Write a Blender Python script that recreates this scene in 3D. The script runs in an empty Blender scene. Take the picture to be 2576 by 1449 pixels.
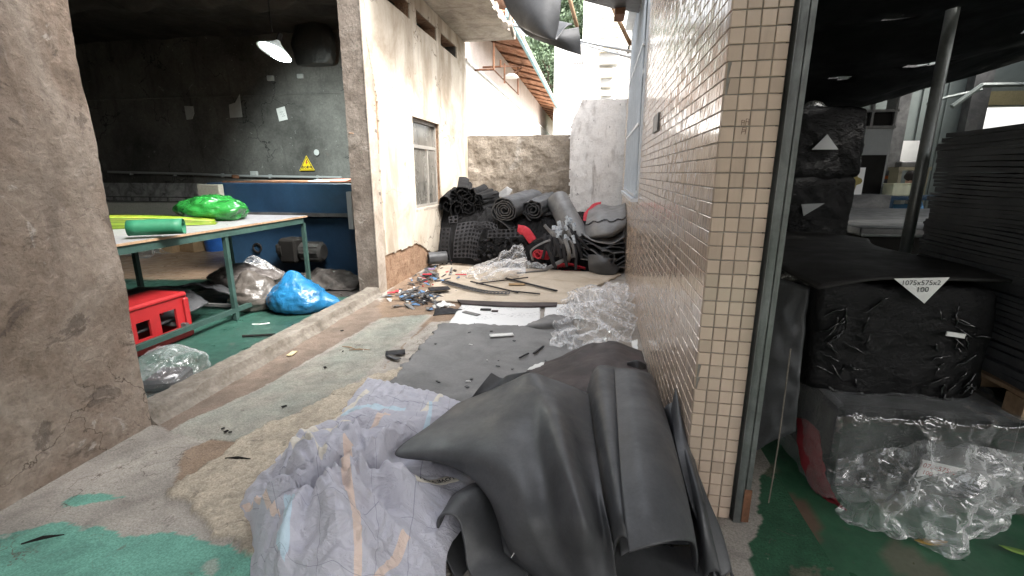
import bpy, bmesh, math, random
import numpy as np
from mathutils import Vector, Matrix, Euler
SC = bpy.context.scene
COL = SC.collection
R = random.Random(7)
rad = math.radians

# ------------------------------------------------------------------ camera, sky, sun, exposure
FPX, EYE = 1190.0, 1.5                      # focal length in reference pixels (2576 wide), eye height in metres
PITCH = math.atan(290/FPX); YAW = math.atan(202/math.hypot(290, FPX))
cam_d = bpy.data.cameras.new('camera'); cam = bpy.data.objects.new('camera', cam_d); COL.objects.link(cam)
cam_d.sensor_width = 36; cam_d.lens = 36*FPX/2576; cam_d.clip_start = .05; cam_d.clip_end = 400
cam.location = (0, 0, EYE); cam.rotation_euler = (rad(90)-PITCH, 0, YAW)
SC.camera = cam
SUN_AZ, SUN_EL = rad(118), rad(50)
w = bpy.data.worlds.new('World'); SC.world = w; w.use_nodes = True
nt = w.node_tree; nt.nodes.clear()
sky = nt.nodes.new('ShaderNodeTexSky'); sky.sky_type = 'NISHITA'; sky.sun_disc = False
sky.sun_elevation = SUN_EL; sky.sun_rotation = SUN_AZ; sky.air_density = 1.2; sky.dust_density = 6; sky.ozone_density = 1.0
hs = nt.nodes.new('ShaderNodeHueSaturation'); hs.inputs['Saturation'].default_value = .22     # overcast: nearly white
bg = nt.nodes.new('ShaderNodeBackground'); bg.inputs['Strength'].default_value = .15
wo = nt.nodes.new('ShaderNodeOutputWorld')
nt.links.new(sky.outputs[0], hs.inputs['Color']); nt.links.new(hs.outputs[0], bg.inputs['Color']); nt.links.new(bg.outputs[0], wo.inputs[0])
sd = bpy.data.lights.new('sun', 'SUN'); sd.energy = 1.1; sd.angle = rad(14); sd.color = (1, .96, .9)
so = bpy.data.objects.new('sun', sd); COL.objects.link(so)
sdir = Vector((math.sin(SUN_AZ)*math.cos(SUN_EL), math.cos(SUN_AZ)*math.cos(SUN_EL), math.sin(SUN_EL)))
so.rotation_euler = (-sdir).to_track_quat('-Z', 'Y').to_euler()
so.location = (2, 4, 12)
SC.view_settings.view_transform = 'Standard'; SC.view_settings.look = 'None'
SC.view_settings.gamma = 1; SC.view_settings.use_curve_mapping = False
SC.view_settings.exposure = 2.5
SC.render.engine = 'CYCLES'
SC.cycles.max_bounces = 10; SC.cycles.transparent_max_bounces = 24; SC.cycles.diffuse_bounces = 5; SC.cycles.glossy_bounces = 4
SC.cycles.use_denoising = True; SC.cycles.sample_clamp_indirect = 6

# ------------------------------------------------------------------ measuring: a sight line from the eye met with a real plane
_cp, _sp, _cy, _sy = math.cos(PITCH), math.sin(PITCH), math.cos(YAW), math.sin(YAW)
def _ray(x, y):
    r = x-1288; fw = FPX*_cp-(y-724)*_sp; up = -(FPX*_sp+(y-724)*_cp)
    return r*_cy-fw*_sy, r*_sy+fw*_cy, up
def G(x, y, z=0.):
    a, b, c = _ray(x, y); t = (z-EYE)/c; return (a*t, b*t, z)
def AY(x, y, Y):
    a, b, c = _ray(x, y); t = Y/b; return (a*t, Y, EYE+c*t)
def AX(x, y, X):
    a, b, c = _ray(x, y); t = X/a; return (X, b*t, EYE+c*t)

# ------------------------------------------------------------------ noise
_rs = np.random.RandomState(11)
_perm = _rs.permutation(256).astype(np.int64); _perm = np.concatenate([_perm, _perm, _perm])
_grad = _rs.normal(size=(256, 3)); _grad /= np.linalg.norm(_grad, axis=1)[:, None]
def perlin(x, y, z=0.0):
    x, y, z = np.broadcast_arrays(np.asarray(x, float), np.asarray(y, float), np.asarray(z, float))
    xi, yi, zi = np.floor(x).astype(np.int64), np.floor(y).astype(np.int64), np.floor(z).astype(np.int64)
    xf, yf, zf = x-xi, y-yi, z-zi
    xi &= 255; yi &= 255; zi &= 255
    f = lambda t: t*t*t*(t*(t*6-15)+10)
    u, v, w_ = f(xf), f(yf), f(zf)
    def g(i, j, k):
        h = _perm[_perm[_perm[xi+i]+yi+j]+zi+k]
        gr = _grad[h]
        return gr[..., 0]*(xf-i)+gr[..., 1]*(yf-j)+gr[..., 2]*(zf-k)
    L = lambda a, b, t: a+t*(b-a)
    return 1.6*L(L(L(g(0,0,0), g(1,0,0), u), L(g(0,1,0), g(1,1,0), u), v), L(L(g(0,0,1), g(1,0,1), u), L(g(0,1,1), g(1,1,1), u), v), w_)
def fbm(x, y, z=0.0, o=4, ridged=False, gain=.5):
    s = 0; a = 1.; f = 1.; n = 0
    for i in range(o):
        p = perlin(np.asarray(x)*f+i*17.3, np.asarray(y)*f+i*9.1, np.asarray(z)*f+i*4.7)
        if ridged: p = 1-2*np.abs(p)
        s = s+a*p; n += a; a *= gain; f *= 2.03
    return s/n

# ------------------------------------------------------------------ mesh helpers
def _props(o, label=None, cat=None, group=None, kind=None):
    if label: o['label'] = label
    if cat: o['category'] = cat
    if group: o['group'] = group
    if kind: o['kind'] = kind
    return o
def thing(name, label, cat, loc=(0, 0, 0), rz=0, group=None):
    o = bpy.data.objects.new(name, None); COL.objects.link(o); o.empty_display_size = .1
    o.location = loc; o.rotation_euler = (0, 0, rz)
    return _props(o, label, cat, group)
def mesh_of(name, V, Fs, smooth=False):
    me = bpy.data.meshes.new(name)
    V = np.asarray(V, float)
    if isinstance(Fs, np.ndarray):
        Fs = Fs.tolist()
    me.from_pydata(V.tolist(), [], Fs)
    me.update()
    if smooth: me.polygons.foreach_set('use_smooth', [True]*len(me.polygons))
    return me
def link(name, me, m=None, parent=None, label=None, cat=None, group=None, kind=None, loc=None, rot=None):
    o = bpy.data.objects.new(name, me); COL.objects.link(o)
    if m is not None:
        for mm in (m if isinstance(m, (list, tuple)) else [m]): me.materials.append(mm)
    if loc is not None: o.location = loc
    if rot is not None: o.rotation_euler = rot
    if parent is not None:
        o.parent = parent
    return _props(o, label, cat, group, kind)
class MB:
    """Collects boxes, tubes, prisms and sheets; build() links them as one mesh object."""
    def __init__(s): s.V = []; s.F = []; s.n = 0
    def add(s, V, F):
        V = np.asarray(V, float).reshape(-1, 3); s.V.append(V)
        s.F += [tuple(int(i)+s.n for i in f) for f in F]; s.n += len(V); return s
    def box(s, c, size, rz=0, rot=None, ch=0.0):
        hx, hy, hz = (size[0]/2, size[1]/2, size[2]/2)
        M = (rot if rot is not None else Euler((0, 0, rz))).to_matrix()
        if ch <= 0:
            v = [(x, y, z) for x in (-hx, hx) for y in (-hy, hy) for z in (-hz, hz)]
            f = [(0,1,3,2), (4,6,7,5), (0,4,5,1), (2,3,7,6), (0,2,6,4), (1,5,7,3)]
        else:
            v = []; f = []
            bm = bmesh.new(); bmesh.ops.create_cube(bm, size=1)
            for q in bm.verts: q.co = Vector((q.co.x*size[0], q.co.y*size[1], q.co.z*size[2]))
            bmesh.ops.bevel(bm, geom=list(bm.edges), offset=ch, segments=1, affect='EDGES', profile=.5)
            bm.verts.index_update()
            v = [tuple(q.co) for q in bm.verts]; f = [tuple(q.index for q in p.verts) for p in bm.faces]; bm.free()
        return s.add([tuple(M @ Vector(p)+Vector(c)) for p in v], f)
    def tube(s, pts, r, seg=8, cap=True):
        P = [Vector(p) for p in pts]; n = len(P); rr = r if isinstance(r, (list, tuple)) else [r]*n
        V = []; F = []; prev = None
        for i in range(n):
            t = (P[min(i+1, n-1)]-P[max(i-1, 0)]).normalized()
            if prev is None:
                a = t.cross(Vector((0, 0, 1)))
                if a.length < .1: a = t.cross(Vector((1, 0, 0)))
            else: a = prev-t*prev.dot(t)
            a.normalize(); prev = a; b = t.cross(a)
            for k in range(seg):
                q = 2*math.pi*k/seg; V.append(P[i]+(a*math.cos(q)+b*math.sin(q))*rr[i])
        for i in range(n-1):
            for k in range(seg):
                k2 = (k+1) % seg; F.append((i*seg+k, i*seg+k2, (i+1)*seg+k2, (i+1)*seg+k))
        if cap: F.append(tuple(range(seg))[::-1]); F.append(tuple((n-1)*seg+k for k in range(seg)))
        return s.add([tuple(v) for v in V], F)
    def prism(s, poly, d):
        """polygon of 3-D points pushed out along the vector d"""
        P = [Vector(p) for p in poly]; d = Vector(d); n = len(P)
        F = [tuple(range(n))[::-1], tuple(range(n, 2*n))]+[(i, (i+1) % n, n+(i+1) % n, n+i) for i in range(n)]
        return s.add([tuple(p) for p in P]+[tuple(p+d) for p in P], F)
    def lathe(s, prof, c=(0, 0, 0), seg=20, M=None):
        V = []; n = len(prof)
        for (r, z) in prof:
            for k in range(seg):
                a = 2*math.pi*k/seg; p = Vector((r*math.cos(a), r*math.sin(a), z))
                if M is not None: p = M @ p
                V.append(tuple(p+Vector(c)))
        F = [(i*seg+k, i*seg+(k+1) % seg, (i+1)*seg+(k+1) % seg, (i+1)*seg+k) for i in range(n-1) for k in range(seg)]
        return s.add(V, F)
    def sheet(s, P, th=.004, two=True, mask=None):
        V, F = sheet_vf(P, th, mask); return s.add(V, F)
    def build(s, name, m, parent=None, smooth=False, **kw):
        me = mesh_of(name, np.concatenate(s.V), s.F, smooth)
        if smooth == 'auto':
            me.set_sharp_from_angle(angle=rad(40))
        return link(name, me, m, parent, **kw)
def normals_of(P):
    du = np.gradient(P, axis=0); dv = np.gradient(P, axis=1)
    n = np.cross(du, dv); return n/(np.linalg.norm(n, axis=2, keepdims=True)+1e-9)
def sheet_vf(P, th=.004, mask=None, lift=0.0):
    """grid of points -> closed thin sheet; mask (n-1,m-1) says which cells exist"""
    P = np.asarray(P, float); n, m = P.shape[:2]; N = normals_of(P)
    A = P+N*lift; B = P+N*(lift-th)
    V = np.concatenate([A.reshape(-1, 3), B.reshape(-1, 3)])
    if mask is None: mask = np.ones((n-1, m-1), bool)
    idx = np.arange(n*m).reshape(n, m); k = n*m
    a, b, c, d = idx[:-1, :-1][mask], idx[1:, :-1][mask], idx[1:, 1:][mask], idx[:-1, 1:][mask]
    F = [np.stack([a, b, c, d], 1), np.stack([a, d, c, b], 1)+k]
    pad = np.zeros((n+1, m+1), bool); pad[1:-1, 1:-1] = mask
    for (di, dj, e0, e1) in ((-1, 0, (0, 0), (0, 1)), (1, 0, (1, 1), (1, 0)), (0, -1, (1, 0), (0, 0)), (0, 1, (0, 1), (1, 1))):
        nb = pad[1+di:n+di, 1+dj:m+dj]; q = mask & ~nb
        ii, jj = np.nonzero(q)
        if len(ii) == 0: continue
        p0 = idx[ii+e0[0], jj+e0[1]]; p1 = idx[ii+e1[0], jj+e1[1]]
        F.append(np.stack([p0, p1, p1+k, p0+k], 1))
    F = np.concatenate(F)
    used = np.zeros(2*k, bool); used[F.ravel()] = True
    new = np.cumsum(used)-1
    return V[used], new[F]
def cr(P, n):
    """Catmull-Rom through the rows of P (axis 0), n samples"""
    P = np.asarray(P, float); k = len(P)
    Q = np.concatenate([(2*P[0]-P[1])[None], P, (2*P[-1]-P[-2])[None]])
    t = np.linspace(0, k-1-1e-6, n); i = np.floor(t).astype(int); f = (t-i).reshape((-1,)+(1,)*(P.ndim-1))
    p0, p1, p2, p3 = Q[i], Q[i+1], Q[i+2], Q[i+3]
    return .5*(2*p1+(p2-p0)*f+(2*p0-5*p1+4*p2-p3)*f*f+(3*p1-p0-3*p2+p3)*f**3)
def spl(ctrl, n, m):
    C = np.asarray(ctrl, float); A = cr(C, n); return np.swapaxes(cr(np.swapaxes(A, 0, 1), m), 0, 1)
def gctrl(rows):
    return [[G(*p) for p in r] for r in rows]
def sheet_obj(name, P, m, parent=None, th=.004, mask=None, smooth=True, uv=False, **kw):
    V, F = sheet_vf(P, th, mask)
    me = mesh_of(name, V, F, smooth)
    return link(name, me, m, parent, **kw)
def copy_tree(o, parent=None):
    c = o.copy(); COL.objects.link(c)
    if parent is not None: c.parent = parent
    for ch in list(o.children): copy_tree(ch, c)
    return c

def settle2(C, n, m, grow, steps=36, its=3, target=.03, floor=None, push=.05, seed=1, bend=.25, nscale=5., fine=.4):
    """large folds first on a coarse net, then small creases on the fine one"""
    fl = floor or (lambda x, y: 0*x); nc, mc = max(12, int(n/3.2)), max(12, int(m/3.2))
    P = settle(spl(C, nc, mc), grow, steps, its, target, fl, push, seed, bend, nscale=nscale)
    if fine < 0: return settle(P, 1.0, 3, 2, .01, fl, .012, seed+3, .05, nscale=nscale*3.)
    return settle(spl(P, n, m), 1+(grow-1)*fine, max(12, steps//2), its, .06, fl, push*.22, seed+3, bend*.6, nscale=nscale*3.2)
def settle(P, grow=1.08, steps=60, its=4, target=.02, floor=lambda x, y: 0*x, push=.004, seed=1, bend=.25, grav=.0008, nscale=6.):
    """A sheet given more cloth than its shape has room for: constraint relaxation makes it buckle into folds."""
    P = np.array(P, float); T = P.copy(); n, m = P.shape[:2]
    du = np.linalg.norm(P[1:]-P[:-1], axis=2)*grow; dv = np.linalg.norm(P[:, 1:]-P[:, :-1], axis=2)*grow
    d1 = np.linalg.norm(P[1:, 1:]-P[:-1, :-1], axis=2)*grow; d2 = np.linalg.norm(P[1:, :-1]-P[:-1, 1:], axis=2)*grow
    bu = np.linalg.norm(P[2:]-P[:-2], axis=2)*grow; bv = np.linalg.norm(P[:, 2:]-P[:, :-2], axis=2)*grow
    N = normals_of(P)
    if N[..., 2].mean() < 0: N = -N
    P += N*(push*(fbm(P[..., 0]*nscale+seed*3.1, P[..., 1]*nscale, P[..., 2]*nscale+seed, 4)))[..., None]
    vel = np.zeros_like(P)
    def con(A, B, L, k):
        d = B-A; l = np.linalg.norm(d, axis=2)+1e-9; c = (k*.5*(l-L)/l)[..., None]*d
        A += c; B -= c
    for s in range(steps):
        old = P.copy()
        P += vel*.9; P[..., 2] -= grav
        P += (T-P)*target
        for it in range(its):
            for o in (0, 1):
                e = 2*((n-1-o+1)//2)
                A = P[o:n-1:2]; B = P[o+1:n:2]; q = min(len(A), len(B)); con(A[:q], B[:q], du[o::2][:q], 1.)
                A = P[:, o:m-1:2]; B = P[:, o+1:m:2]; q = min(A.shape[1], B.shape[1]); con(A[:, :q], B[:, :q], dv[:, o::2][:, :q], 1.)
            for o in (0, 1):
                A = P[o:n-1:2, :-1]; B = P[o+1:n:2, 1:]; q = min(len(A), len(B))
                for oo in (0, 1): con(A[:q, oo::2], B[:q, oo::2], d1[o::2][:q, oo::2], .6)
                A = P[o:n-1:2, 1:]; B = P[o+1:n:2, :-1]
                for oo in (0, 1): con(A[:q, oo::2], B[:q, oo::2], d2[o::2, :][:q, oo::2], .6) if False else None
            for o in range(4):
                A = P[o:n-2:4]; B = P[o+2:n:4]; q = min(len(A), len(B)); con(A[:q], B[:q], bu[o::4][:q], bend)
                A = P[:, o:m-2:4]; B = P[:, o+2:m:4]; q = min(A.shape[1], B.shape[1]); con(A[:, :q], B[:, :q], bv[:, o::4][:, :q], bend)
            fl = floor(P[..., 0], P[..., 1])+.004
            P[..., 2] = np.maximum(P[..., 2], fl)
        vel = (P-old)*.6
    return P

def tri_sheet(P, jit=.25, seed=1):
    """single skin of sharp flat facets, for crumpled film"""
    rs = np.random.RandomState(seed); n, m = P.shape[:2]; Q = P.copy()
    d = rs.uniform(-jit, jit, (n, m, 2)); d[0] = d[-1] = 0; d[:, 0] = d[:, -1] = 0
    du = np.gradient(P, axis=0); dv = np.gradient(P, axis=1); Q += du*d[..., :1]+dv*d[..., 1:]
    idx = np.arange(n*m).reshape(n, m); a, b, c, e = idx[:-1, :-1], idx[1:, :-1], idx[1:, 1:], idx[:-1, 1:]
    flip = rs.rand(n-1, m-1) > .5; F = []
    F.append(np.stack([a[flip], b[flip], c[flip]], 1)); F.append(np.stack([a[flip], c[flip], e[flip]], 1)); F.append(np.stack([a[~flip], b[~flip], e[~flip]], 1)); F.append(np.stack([b[~flip], c[~flip], e[~flip]], 1))
    return Q.reshape(-1, 3), np.concatenate(F)
# ------------------------------------------------------------------ materials
class NT:
    def __init__(s, name):
        s.m = bpy.data.materials.new(name); s.m.use_nodes = True; s.t = s.m.node_tree; s.t.nodes.clear()
        s.out = s.n('ShaderNodeOutputMaterial')
    def n(s, ty, **kw):
        o = s.t.nodes.new(ty)
        for k, v in kw.items(): setattr(o, k, v)
        return o
    def set(s, sock, v):
        if hasattr(v, 'is_linked') or isinstance(v, bpy.types.NodeSocket): s.t.links.new(v, sock)
        elif isinstance(v, (tuple, list)) and len(v) == 3 and sock.type == 'RGBA': sock.default_value = (*v, 1)
        else: sock.default_value = v
    def pos(s): return s.n('ShaderNodeNewGeometry').outputs['Position']
    def obj(s): return s.n('ShaderNodeTexCoord').outputs['Object']
    def map(s, v, sc=(1, 1, 1), loc=(0, 0, 0)):
        o = s.n('ShaderNodeMapping'); s.set(o.inputs['Vector'], v); o.inputs['Scale'].default_value = sc; o.inputs['Location'].default_value = loc; return o.outputs[0]
    def noise(s, v, scale, detail=6, rough=.6, dist=0.):
        o = s.n('ShaderNodeTexNoise'); s.set(o.inputs['Vector'], v); o.inputs['Scale'].default_value = scale; o.inputs['Detail'].default_value = detail
        o.inputs['Roughness'].default_value = rough; o.inputs['Distortion'].default_value = dist; return o.outputs['Fac']
    def ramp(s, f, stops, interp='LINEAR'):
        o = s.n('ShaderNodeValToRGB'); s.set(o.inputs[0], f); r = o.color_ramp; r.interpolation = interp
        while len(r.elements) < len(stops): r.elements.new(.5)
        for e, (p, c) in zip(r.elements, stops):
            e.position = p; e.color = (*c, 1) if isinstance(c, (tuple, list)) else (c, c, c, 1)
        return o.outputs[0]
    def mix(s, f, a, b, bt='MIX'):
        o = s.n('ShaderNodeMix'); o.data_type = 'RGBA'; o.blend_type = bt; s.set(o.inputs[0], f); s.set(o.inputs[6], a); s.set(o.inputs[7], b); return o.outputs[2]
    def ma(s, op, a, b=0.):
        o = s.n('ShaderNodeMath'); o.operation = op; s.set(o.inputs[0], a); s.set(o.inputs[1], b); return o.outputs[0]
    def bump(s, h, st=.3, d=.01, nrm=None):
        o = s.n('ShaderNodeBump'); o.inputs['Strength'].default_value = st; o.inputs['Distance'].default_value = d; s.set(o.inputs['Height'], h)
        if nrm is not None: s.set(o.inputs['Normal'], nrm)
        return o.outputs[0]
    def bsdf(s, col, rough=.8, spec=.4, metal=0., nrm=None, **kw):
        o = s.n('ShaderNodeBsdfPrincipled'); s.set(o.inputs['Base Color'], col); s.set(o.inputs['Roughness'], rough)
        s.set(o.inputs['Specular IOR Level'], spec); s.set(o.inputs['Metallic'], metal)
        if nrm is not None: s.set(o.inputs['Normal'], nrm)
        for k, v in kw.items(): s.set(o.inputs[k], v)
        s.t.links.new(o.outputs[0], s.out.inputs['Surface']); return o
def ramp_stops(cols):
    k = len(cols); return [(.3+.4*i/max(1, k-1), c) for i, c in enumerate(cols)]
def surf(name, cols, scale=1.2, distort=.8, fine=.2, fscale=35, rough=.85, spec=.3, bump=.25, bscale=50, bdist=.008,
         streak=None, spots=None, spots2=None, crack=None, vcol=False, metal=0., rnd=0., local=False, rvar=.1):
    t = NT(name); p = t.obj() if local else t.pos()
    if vcol:
        a = t.n('ShaderNodeAttribute'); a.attribute_name = 'Col'; c = a.outputs['Color']
        v = t.noise(p, scale, 8, .62, distort); c = t.mix(1., c, t.ramp(v, [(.3, .72), (.5, 1.), (.7, 1.18)]), 'MULTIPLY')
    else:
        c = t.ramp(t.noise(p, scale, 8, .62, distort), ramp_stops(cols)) if len(cols) > 1 else None
        if c is None: c = t.mix(0., cols[0], cols[0])
    for st in (streak if isinstance(streak, list) else [streak]):
        if st:
            sc, amt, col, lo = st
            f = t.noise(t.map(p, sc), 1., 5, .6, .3); c = t.mix(t.ma('MULTIPLY', t.ramp(f, [(lo, 0.), (lo+.16, 1.)]), amt), c, col)
    for sp in (spots, spots2):
        if sp:
            sc, lo, col, amt = sp
            f = t.noise(p, sc, 7, .68, 1.2); c = t.mix(t.ma('MULTIPLY', t.ramp(f, [(lo, 0.), (lo+.035, 1.)]), amt), c, col)
    if crack:
        sc, wd, col = crack
        vo = t.n('ShaderNodeTexVoronoi'); vo.feature = 'DISTANCE_TO_EDGE'; vo.inputs['Scale'].default_value = sc
        wv = t.n('ShaderNodeVectorMath'); wv.operation = 'ADD'; nz = t.n('ShaderNodeTexNoise'); t.set(nz.inputs['Vector'], p); nz.inputs['Scale'].default_value = 2.5; nz.inputs['Detail'].default_value = 6
        t.set(wv.inputs[0], p); t.set(wv.inputs[1], nz.outputs['Color']); t.set(vo.inputs['Vector'], wv.outputs[0])
        gate = t.ramp(t.noise(p, .9, 3), [(.5, 0.), (.56, 1.)])
        f = t.ma('MULTIPLY', t.ramp(vo.outputs['Distance'], [(0., 1.), (wd, 0.)]), gate); c = t.mix(f, c, col)
    fn = t.noise(p, fscale, 5, .7); c = t.mix(1., c, t.ramp(fn, [(.25, 1-fine), (.75, 1+fine)]), 'MULTIPLY')
    if rnd:
        oi = t.n('ShaderNodeObjectInfo'); c = t.mix(1., c, t.ramp(oi.outputs['Random'], [(0., 1-rnd), (1., 1+rnd)]), 'MULTIPLY')
    h = t.noise(p, bscale, 8, .7); nr = t.bump(h, bump, bdist) if bump else None
    rg = t.ramp(t.noise(p, 7., 4), [(.3, max(0, rough-rvar)), (.7, min(1, rough+rvar))])
    t.bsdf(c, rg, spec, metal, nr); return t.m
def plain(name, col, rough=.6, spec=.4, metal=0., bump=0., bscale=30, var=.12, rnd=0.):
    t = NT(name); p = t.obj()
    c = t.mix(1., col, t.ramp(t.noise(p, 6., 5, .65, .5), [(.3, 1-var), (.7, 1+var)]), 'MULTIPLY')
    if rnd:
        oi = t.n('ShaderNodeObjectInfo'); c = t.mix(1., c, t.ramp(oi.outputs['Random'], [(0., 1-rnd), (1., 1+rnd)]), 'MULTIPLY')
    nr = t.bump(t.noise(p, bscale, 6, .65), bump, .004) if bump else None
    t.bsdf(c, t.ramp(t.noise(p, 9., 4), [(.3, max(0., rough-.08)), (.7, rough+.08)]), spec, metal, nr); return t.m
def film(name, tint=(1, 1, 1), milky=.12, edge=.6, rough=.12, col=(.85, .87, .88), bscale=22, bump=.5):
    """clear plastic film: mostly see-through, milky and glossy where it creases or turns away"""
    t = NT(name); p = t.obj()
    cz = t.ma('ABSOLUTE', t.ma('SUBTRACT', t.noise(p, bscale, 3, .5, 1.2), .5))
    nr = t.bump(t.ramp(cz, [(0., 1.), (.05, .3), (.2, 0.)]), bump, .01)
    lw = t.n('ShaderNodeLayerWeight'); lw.inputs['Blend'].default_value = .35; t.set(lw.inputs['Normal'], nr)
    f = t.ma('ADD', t.ma('MULTIPLY', t.ramp(lw.outputs['Facing'], [(.15, 0.), (1., 1.)]), edge), t.ma('MULTIPLY', t.ramp(t.noise(p, bscale*.5, 4, .6, 1.), [(.3, 0.), (.8, 1.)]), milky*2))
    f = t.ma('MINIMUM', f, .96)
    tr = t.n('ShaderNodeBsdfTransparent'); t.set(tr.inputs[0], tint)
    b = t.bsdf(col, rough, .6, 0., nr)
    gl = t.n('ShaderNodeBsdfGlossy'); gl.inputs['Roughness'].default_value = .12; t.set(gl.inputs['Normal'], nr)
    m0 = t.n('ShaderNodeMixShader'); m0.inputs[0].default_value = .10; t.t.links.new(tr.outputs[0], m0.inputs[1]); t.t.links.new(gl.outputs[0], m0.inputs[2])
    m1 = t.n('ShaderNodeMixShader'); t.set(m1.inputs[0], f); t.t.links.new(m0.outputs[0], m1.inputs[1]); t.t.links.new(b.outputs[0], m1.inputs[2])
    t.t.links.new(m1.outputs[0], t.out.inputs['Surface']); return t.m

M = {}
M['ground'] = surf('ground_mat', None, vcol=True, scale=5., distort=1., fine=.42, fscale=110, bump=.9, bscale=48, bdist=.016, rough=.82, spec=.3, spots=(9., .62, (.13, .105, .085), .5), spots2=(26., .68, (.42, .38, .32), .5), crack=(1.6, .006, (.12, .095, .075)))
M['green_floor'] = surf('green_floor_mat', None, vcol=True, scale=3., fine=.15, fscale=40, bump=.2, bscale=25, bdist=.006, rough=.42, spec=.5, rvar=.18, spots=(5., .62, (.09, .08, .07), .5))
M['kerb'] = surf('kerb_mat', [(.13, .11, .09), (.21, .185, .155), (.28, .255, .22)], scale=4., fine=.3, bump=.9, bscale=40, bdist=.012)
M['brown_wall'] = surf('brown_wall_mat', [(.10, .075, .055), (.24, .185, .145), (.30, .245, .20), (.38, .32, .27)], scale=1.6, distort=1.1, fine=.28, fscale=26, bump=.9, bscale=26, bdist=.025,
                       streak=[((5, 5, .9), .55, (.13, .10, .08), .56), ((9, 9, 1.4), .4, (.45, .40, .36), .6)], spots=(3.2, .64, (.48, .44, .40), .6), spots2=(2.4, .60, (.085, .065, .055), .6), crack=(1.3, .006, (.08, .06, .045)))
M['plaster'] = surf('plaster_mat', [(.30, .24, .175), (.46, .40, .325), (.56, .505, .425), (.62, .57, .50)], scale=1.1, distort=.8, fine=.07, fscale=30, bump=.3, bscale=30, bdist=.01,
                    streak=[((2.2, 2.2, .5), .75, (.29, .235, .175), .52), ((7, 7, .6), .4, (.25, .20, .155), .58)], spots=(2.6, .64, (.24, .17, .115), .7), spots2=(7., .67, (.11, .09, .075), .7), crack=(1.1, .014, (.13, .10, .08)))
M['adobe'] = surf('adobe_mat', [(.22, .13, .08), (.36, .23, .15), (.44, .30, .20)], scale=9., fine=.4, fscale=55, bump=1., bscale=45, bdist=.03)
M['post'] = surf('post_mat', [(.22, .18, .14), (.36, .31, .26), (.46, .41, .35)], scale=2.2, fine=.2, fscale=35, bump=.5, bscale=30, bdist=.012, spots=(5., .64, (.5, .46, .40), .6), spots2=(2.2, .62, (.16, .12, .09), .5))
M['slab'] = surf('slab_mat', [(.22, .19, .16), (.40, .36, .31), (.52, .47, .41)], scale=2., fine=.2, fscale=22, bump=.5, bscale=18, bdist=.02, streak=((1.5, 9, 3), .6, (.17, .14, .12), .55), spots=(3., .63, (.12, .10, .09), .5))
M['render_grey'] = surf('render_grey_mat', [(.15, .125, .10), (.26, .225, .185), (.33, .29, .245)], scale=2.2, distort=1.2, fine=.25, fscale=20, bump=.9, bscale=12, bdist=.03, streak=((1.2, 1, 7), .4, (.15, .12, .10), .55), spots=(1.6, .6, (.36, .34, .31), .5))
M['white_wall'] = surf('white_wall_mat', [(.55, .53, .52), (.80, .79, .78), (.85, .84, .83)], scale=2.6, fine=.15, fscale=30, bump=.5, bscale=24, bdist=.015, streak=((6, 6, 1.4), .7, (.25, .22, .21), .55), spots=(6., .64, (.13, .12, .12), .7), spots2=(2., .66, (.5, .38, .36), .5))
M['soot'] = surf('soot_wall_mat', [(.028, .027, .025), (.085, .082, .076), (.145, .14, .13), (.19, .186, .175)], scale=.55, distort=.2, fine=.25, fscale=26, bump=.5, bscale=22, bdist=.015, streak=((6, 6, .8), .5, (.035, .033, .03), .54), spots=(4.5, .665, (.34, .34, .33), .7), spots2=(11., .665, (.5, .5, .48), .85), crack=(.7, .01, (.02, .02, .02)))
M['soot_low'] = surf('peeled_wall_mat', [(.10, .10, .095), (.32, .32, .315), (.55, .55, .54)], scale=3.2, distort=1.6, fine=.15, bump=.3, spots=(4., .6, (.12, .12, .12), .8))
M['dark'] = plain('dark_mat', (.012, .011, .010), .9, .2)
M['ceiling'] = surf('ceiling_mat', [(.012, .012, .012), (.03, .029, .027), (.05, .048, .045)], scale=1.5, bump=.4, bscale=10, bdist=.03)
M['grout'] = surf('grout_mat', [(.25, .24, .215), (.36, .345, .31)], scale=6., fine=.2, bump=.3)
def tile_mat():
    t = NT('tile_mat'); oi = t.n('ShaderNodeObjectInfo'); p = t.pos()
    c = t.mix(t.noise(p, 3., 5, .6, .5), (.55, .425, .33), (.63, .51, .41))
    c = t.mix(1., c, t.ramp(oi.outputs['Random'], [(0., .86), (1., 1.08)]), 'MULTIPLY')
    c = t.mix(t.ramp(t.noise(t.map(p, (9, 9, 1.2)), 1., 6, .65, .4), [(.55, 0.), (.72, .35)]), c, (.24, .19, .15))
    t.bsdf(c, t.ramp(t.noise(p, 9., 5), [(.3, .10), (.7, .26)]), .6, 0., t.bump(t.noise(p, 26., 4), .05, .01), **{'Coat Weight': .7, 'Coat Roughness': .09}); return t.m
M['tile'] = tile_mat()
M['foam'] = surf('black_foam_mat', [(.036, .0375, .040), (.058, .060, .064), (.076, .078, .083)], scale=3., fine=.15, fscale=90, rough=.5, spec=.5, bump=.18, bscale=110, bdist=.003, spots=(4., .63, (.10, .095, .09), .35), spots2=(46., .73, (.22, .21, .2), .6), streak=((9, 3, 5), .35, (.075, .073, .07), .60), rvar=.14)
M['foam_shaded'] = surf('shaded_black_foam_mat', [(.008, .008, .008), (.014, .014, .015), (.022, .022, .022)], scale=5., fine=.2, fscale=60, rough=.8, spec=.15, bump=.3, bscale=40)  # darker copy of the foam: the heap's self-shadow is put into the colour
M['foam_dusty'] = surf('dusty_foam_mat', [(.14, .14, .14), (.19, .19, .19), (.23, .228, .225)], scale=3., fine=.12, fscale=60, rough=.75, spec=.4, bump=.3, bscale=24, bdist=.006, spots=(6., .66, (.07, .07, .07), .6), spots2=(14., .69, (.25, .24, .23), .5))
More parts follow.
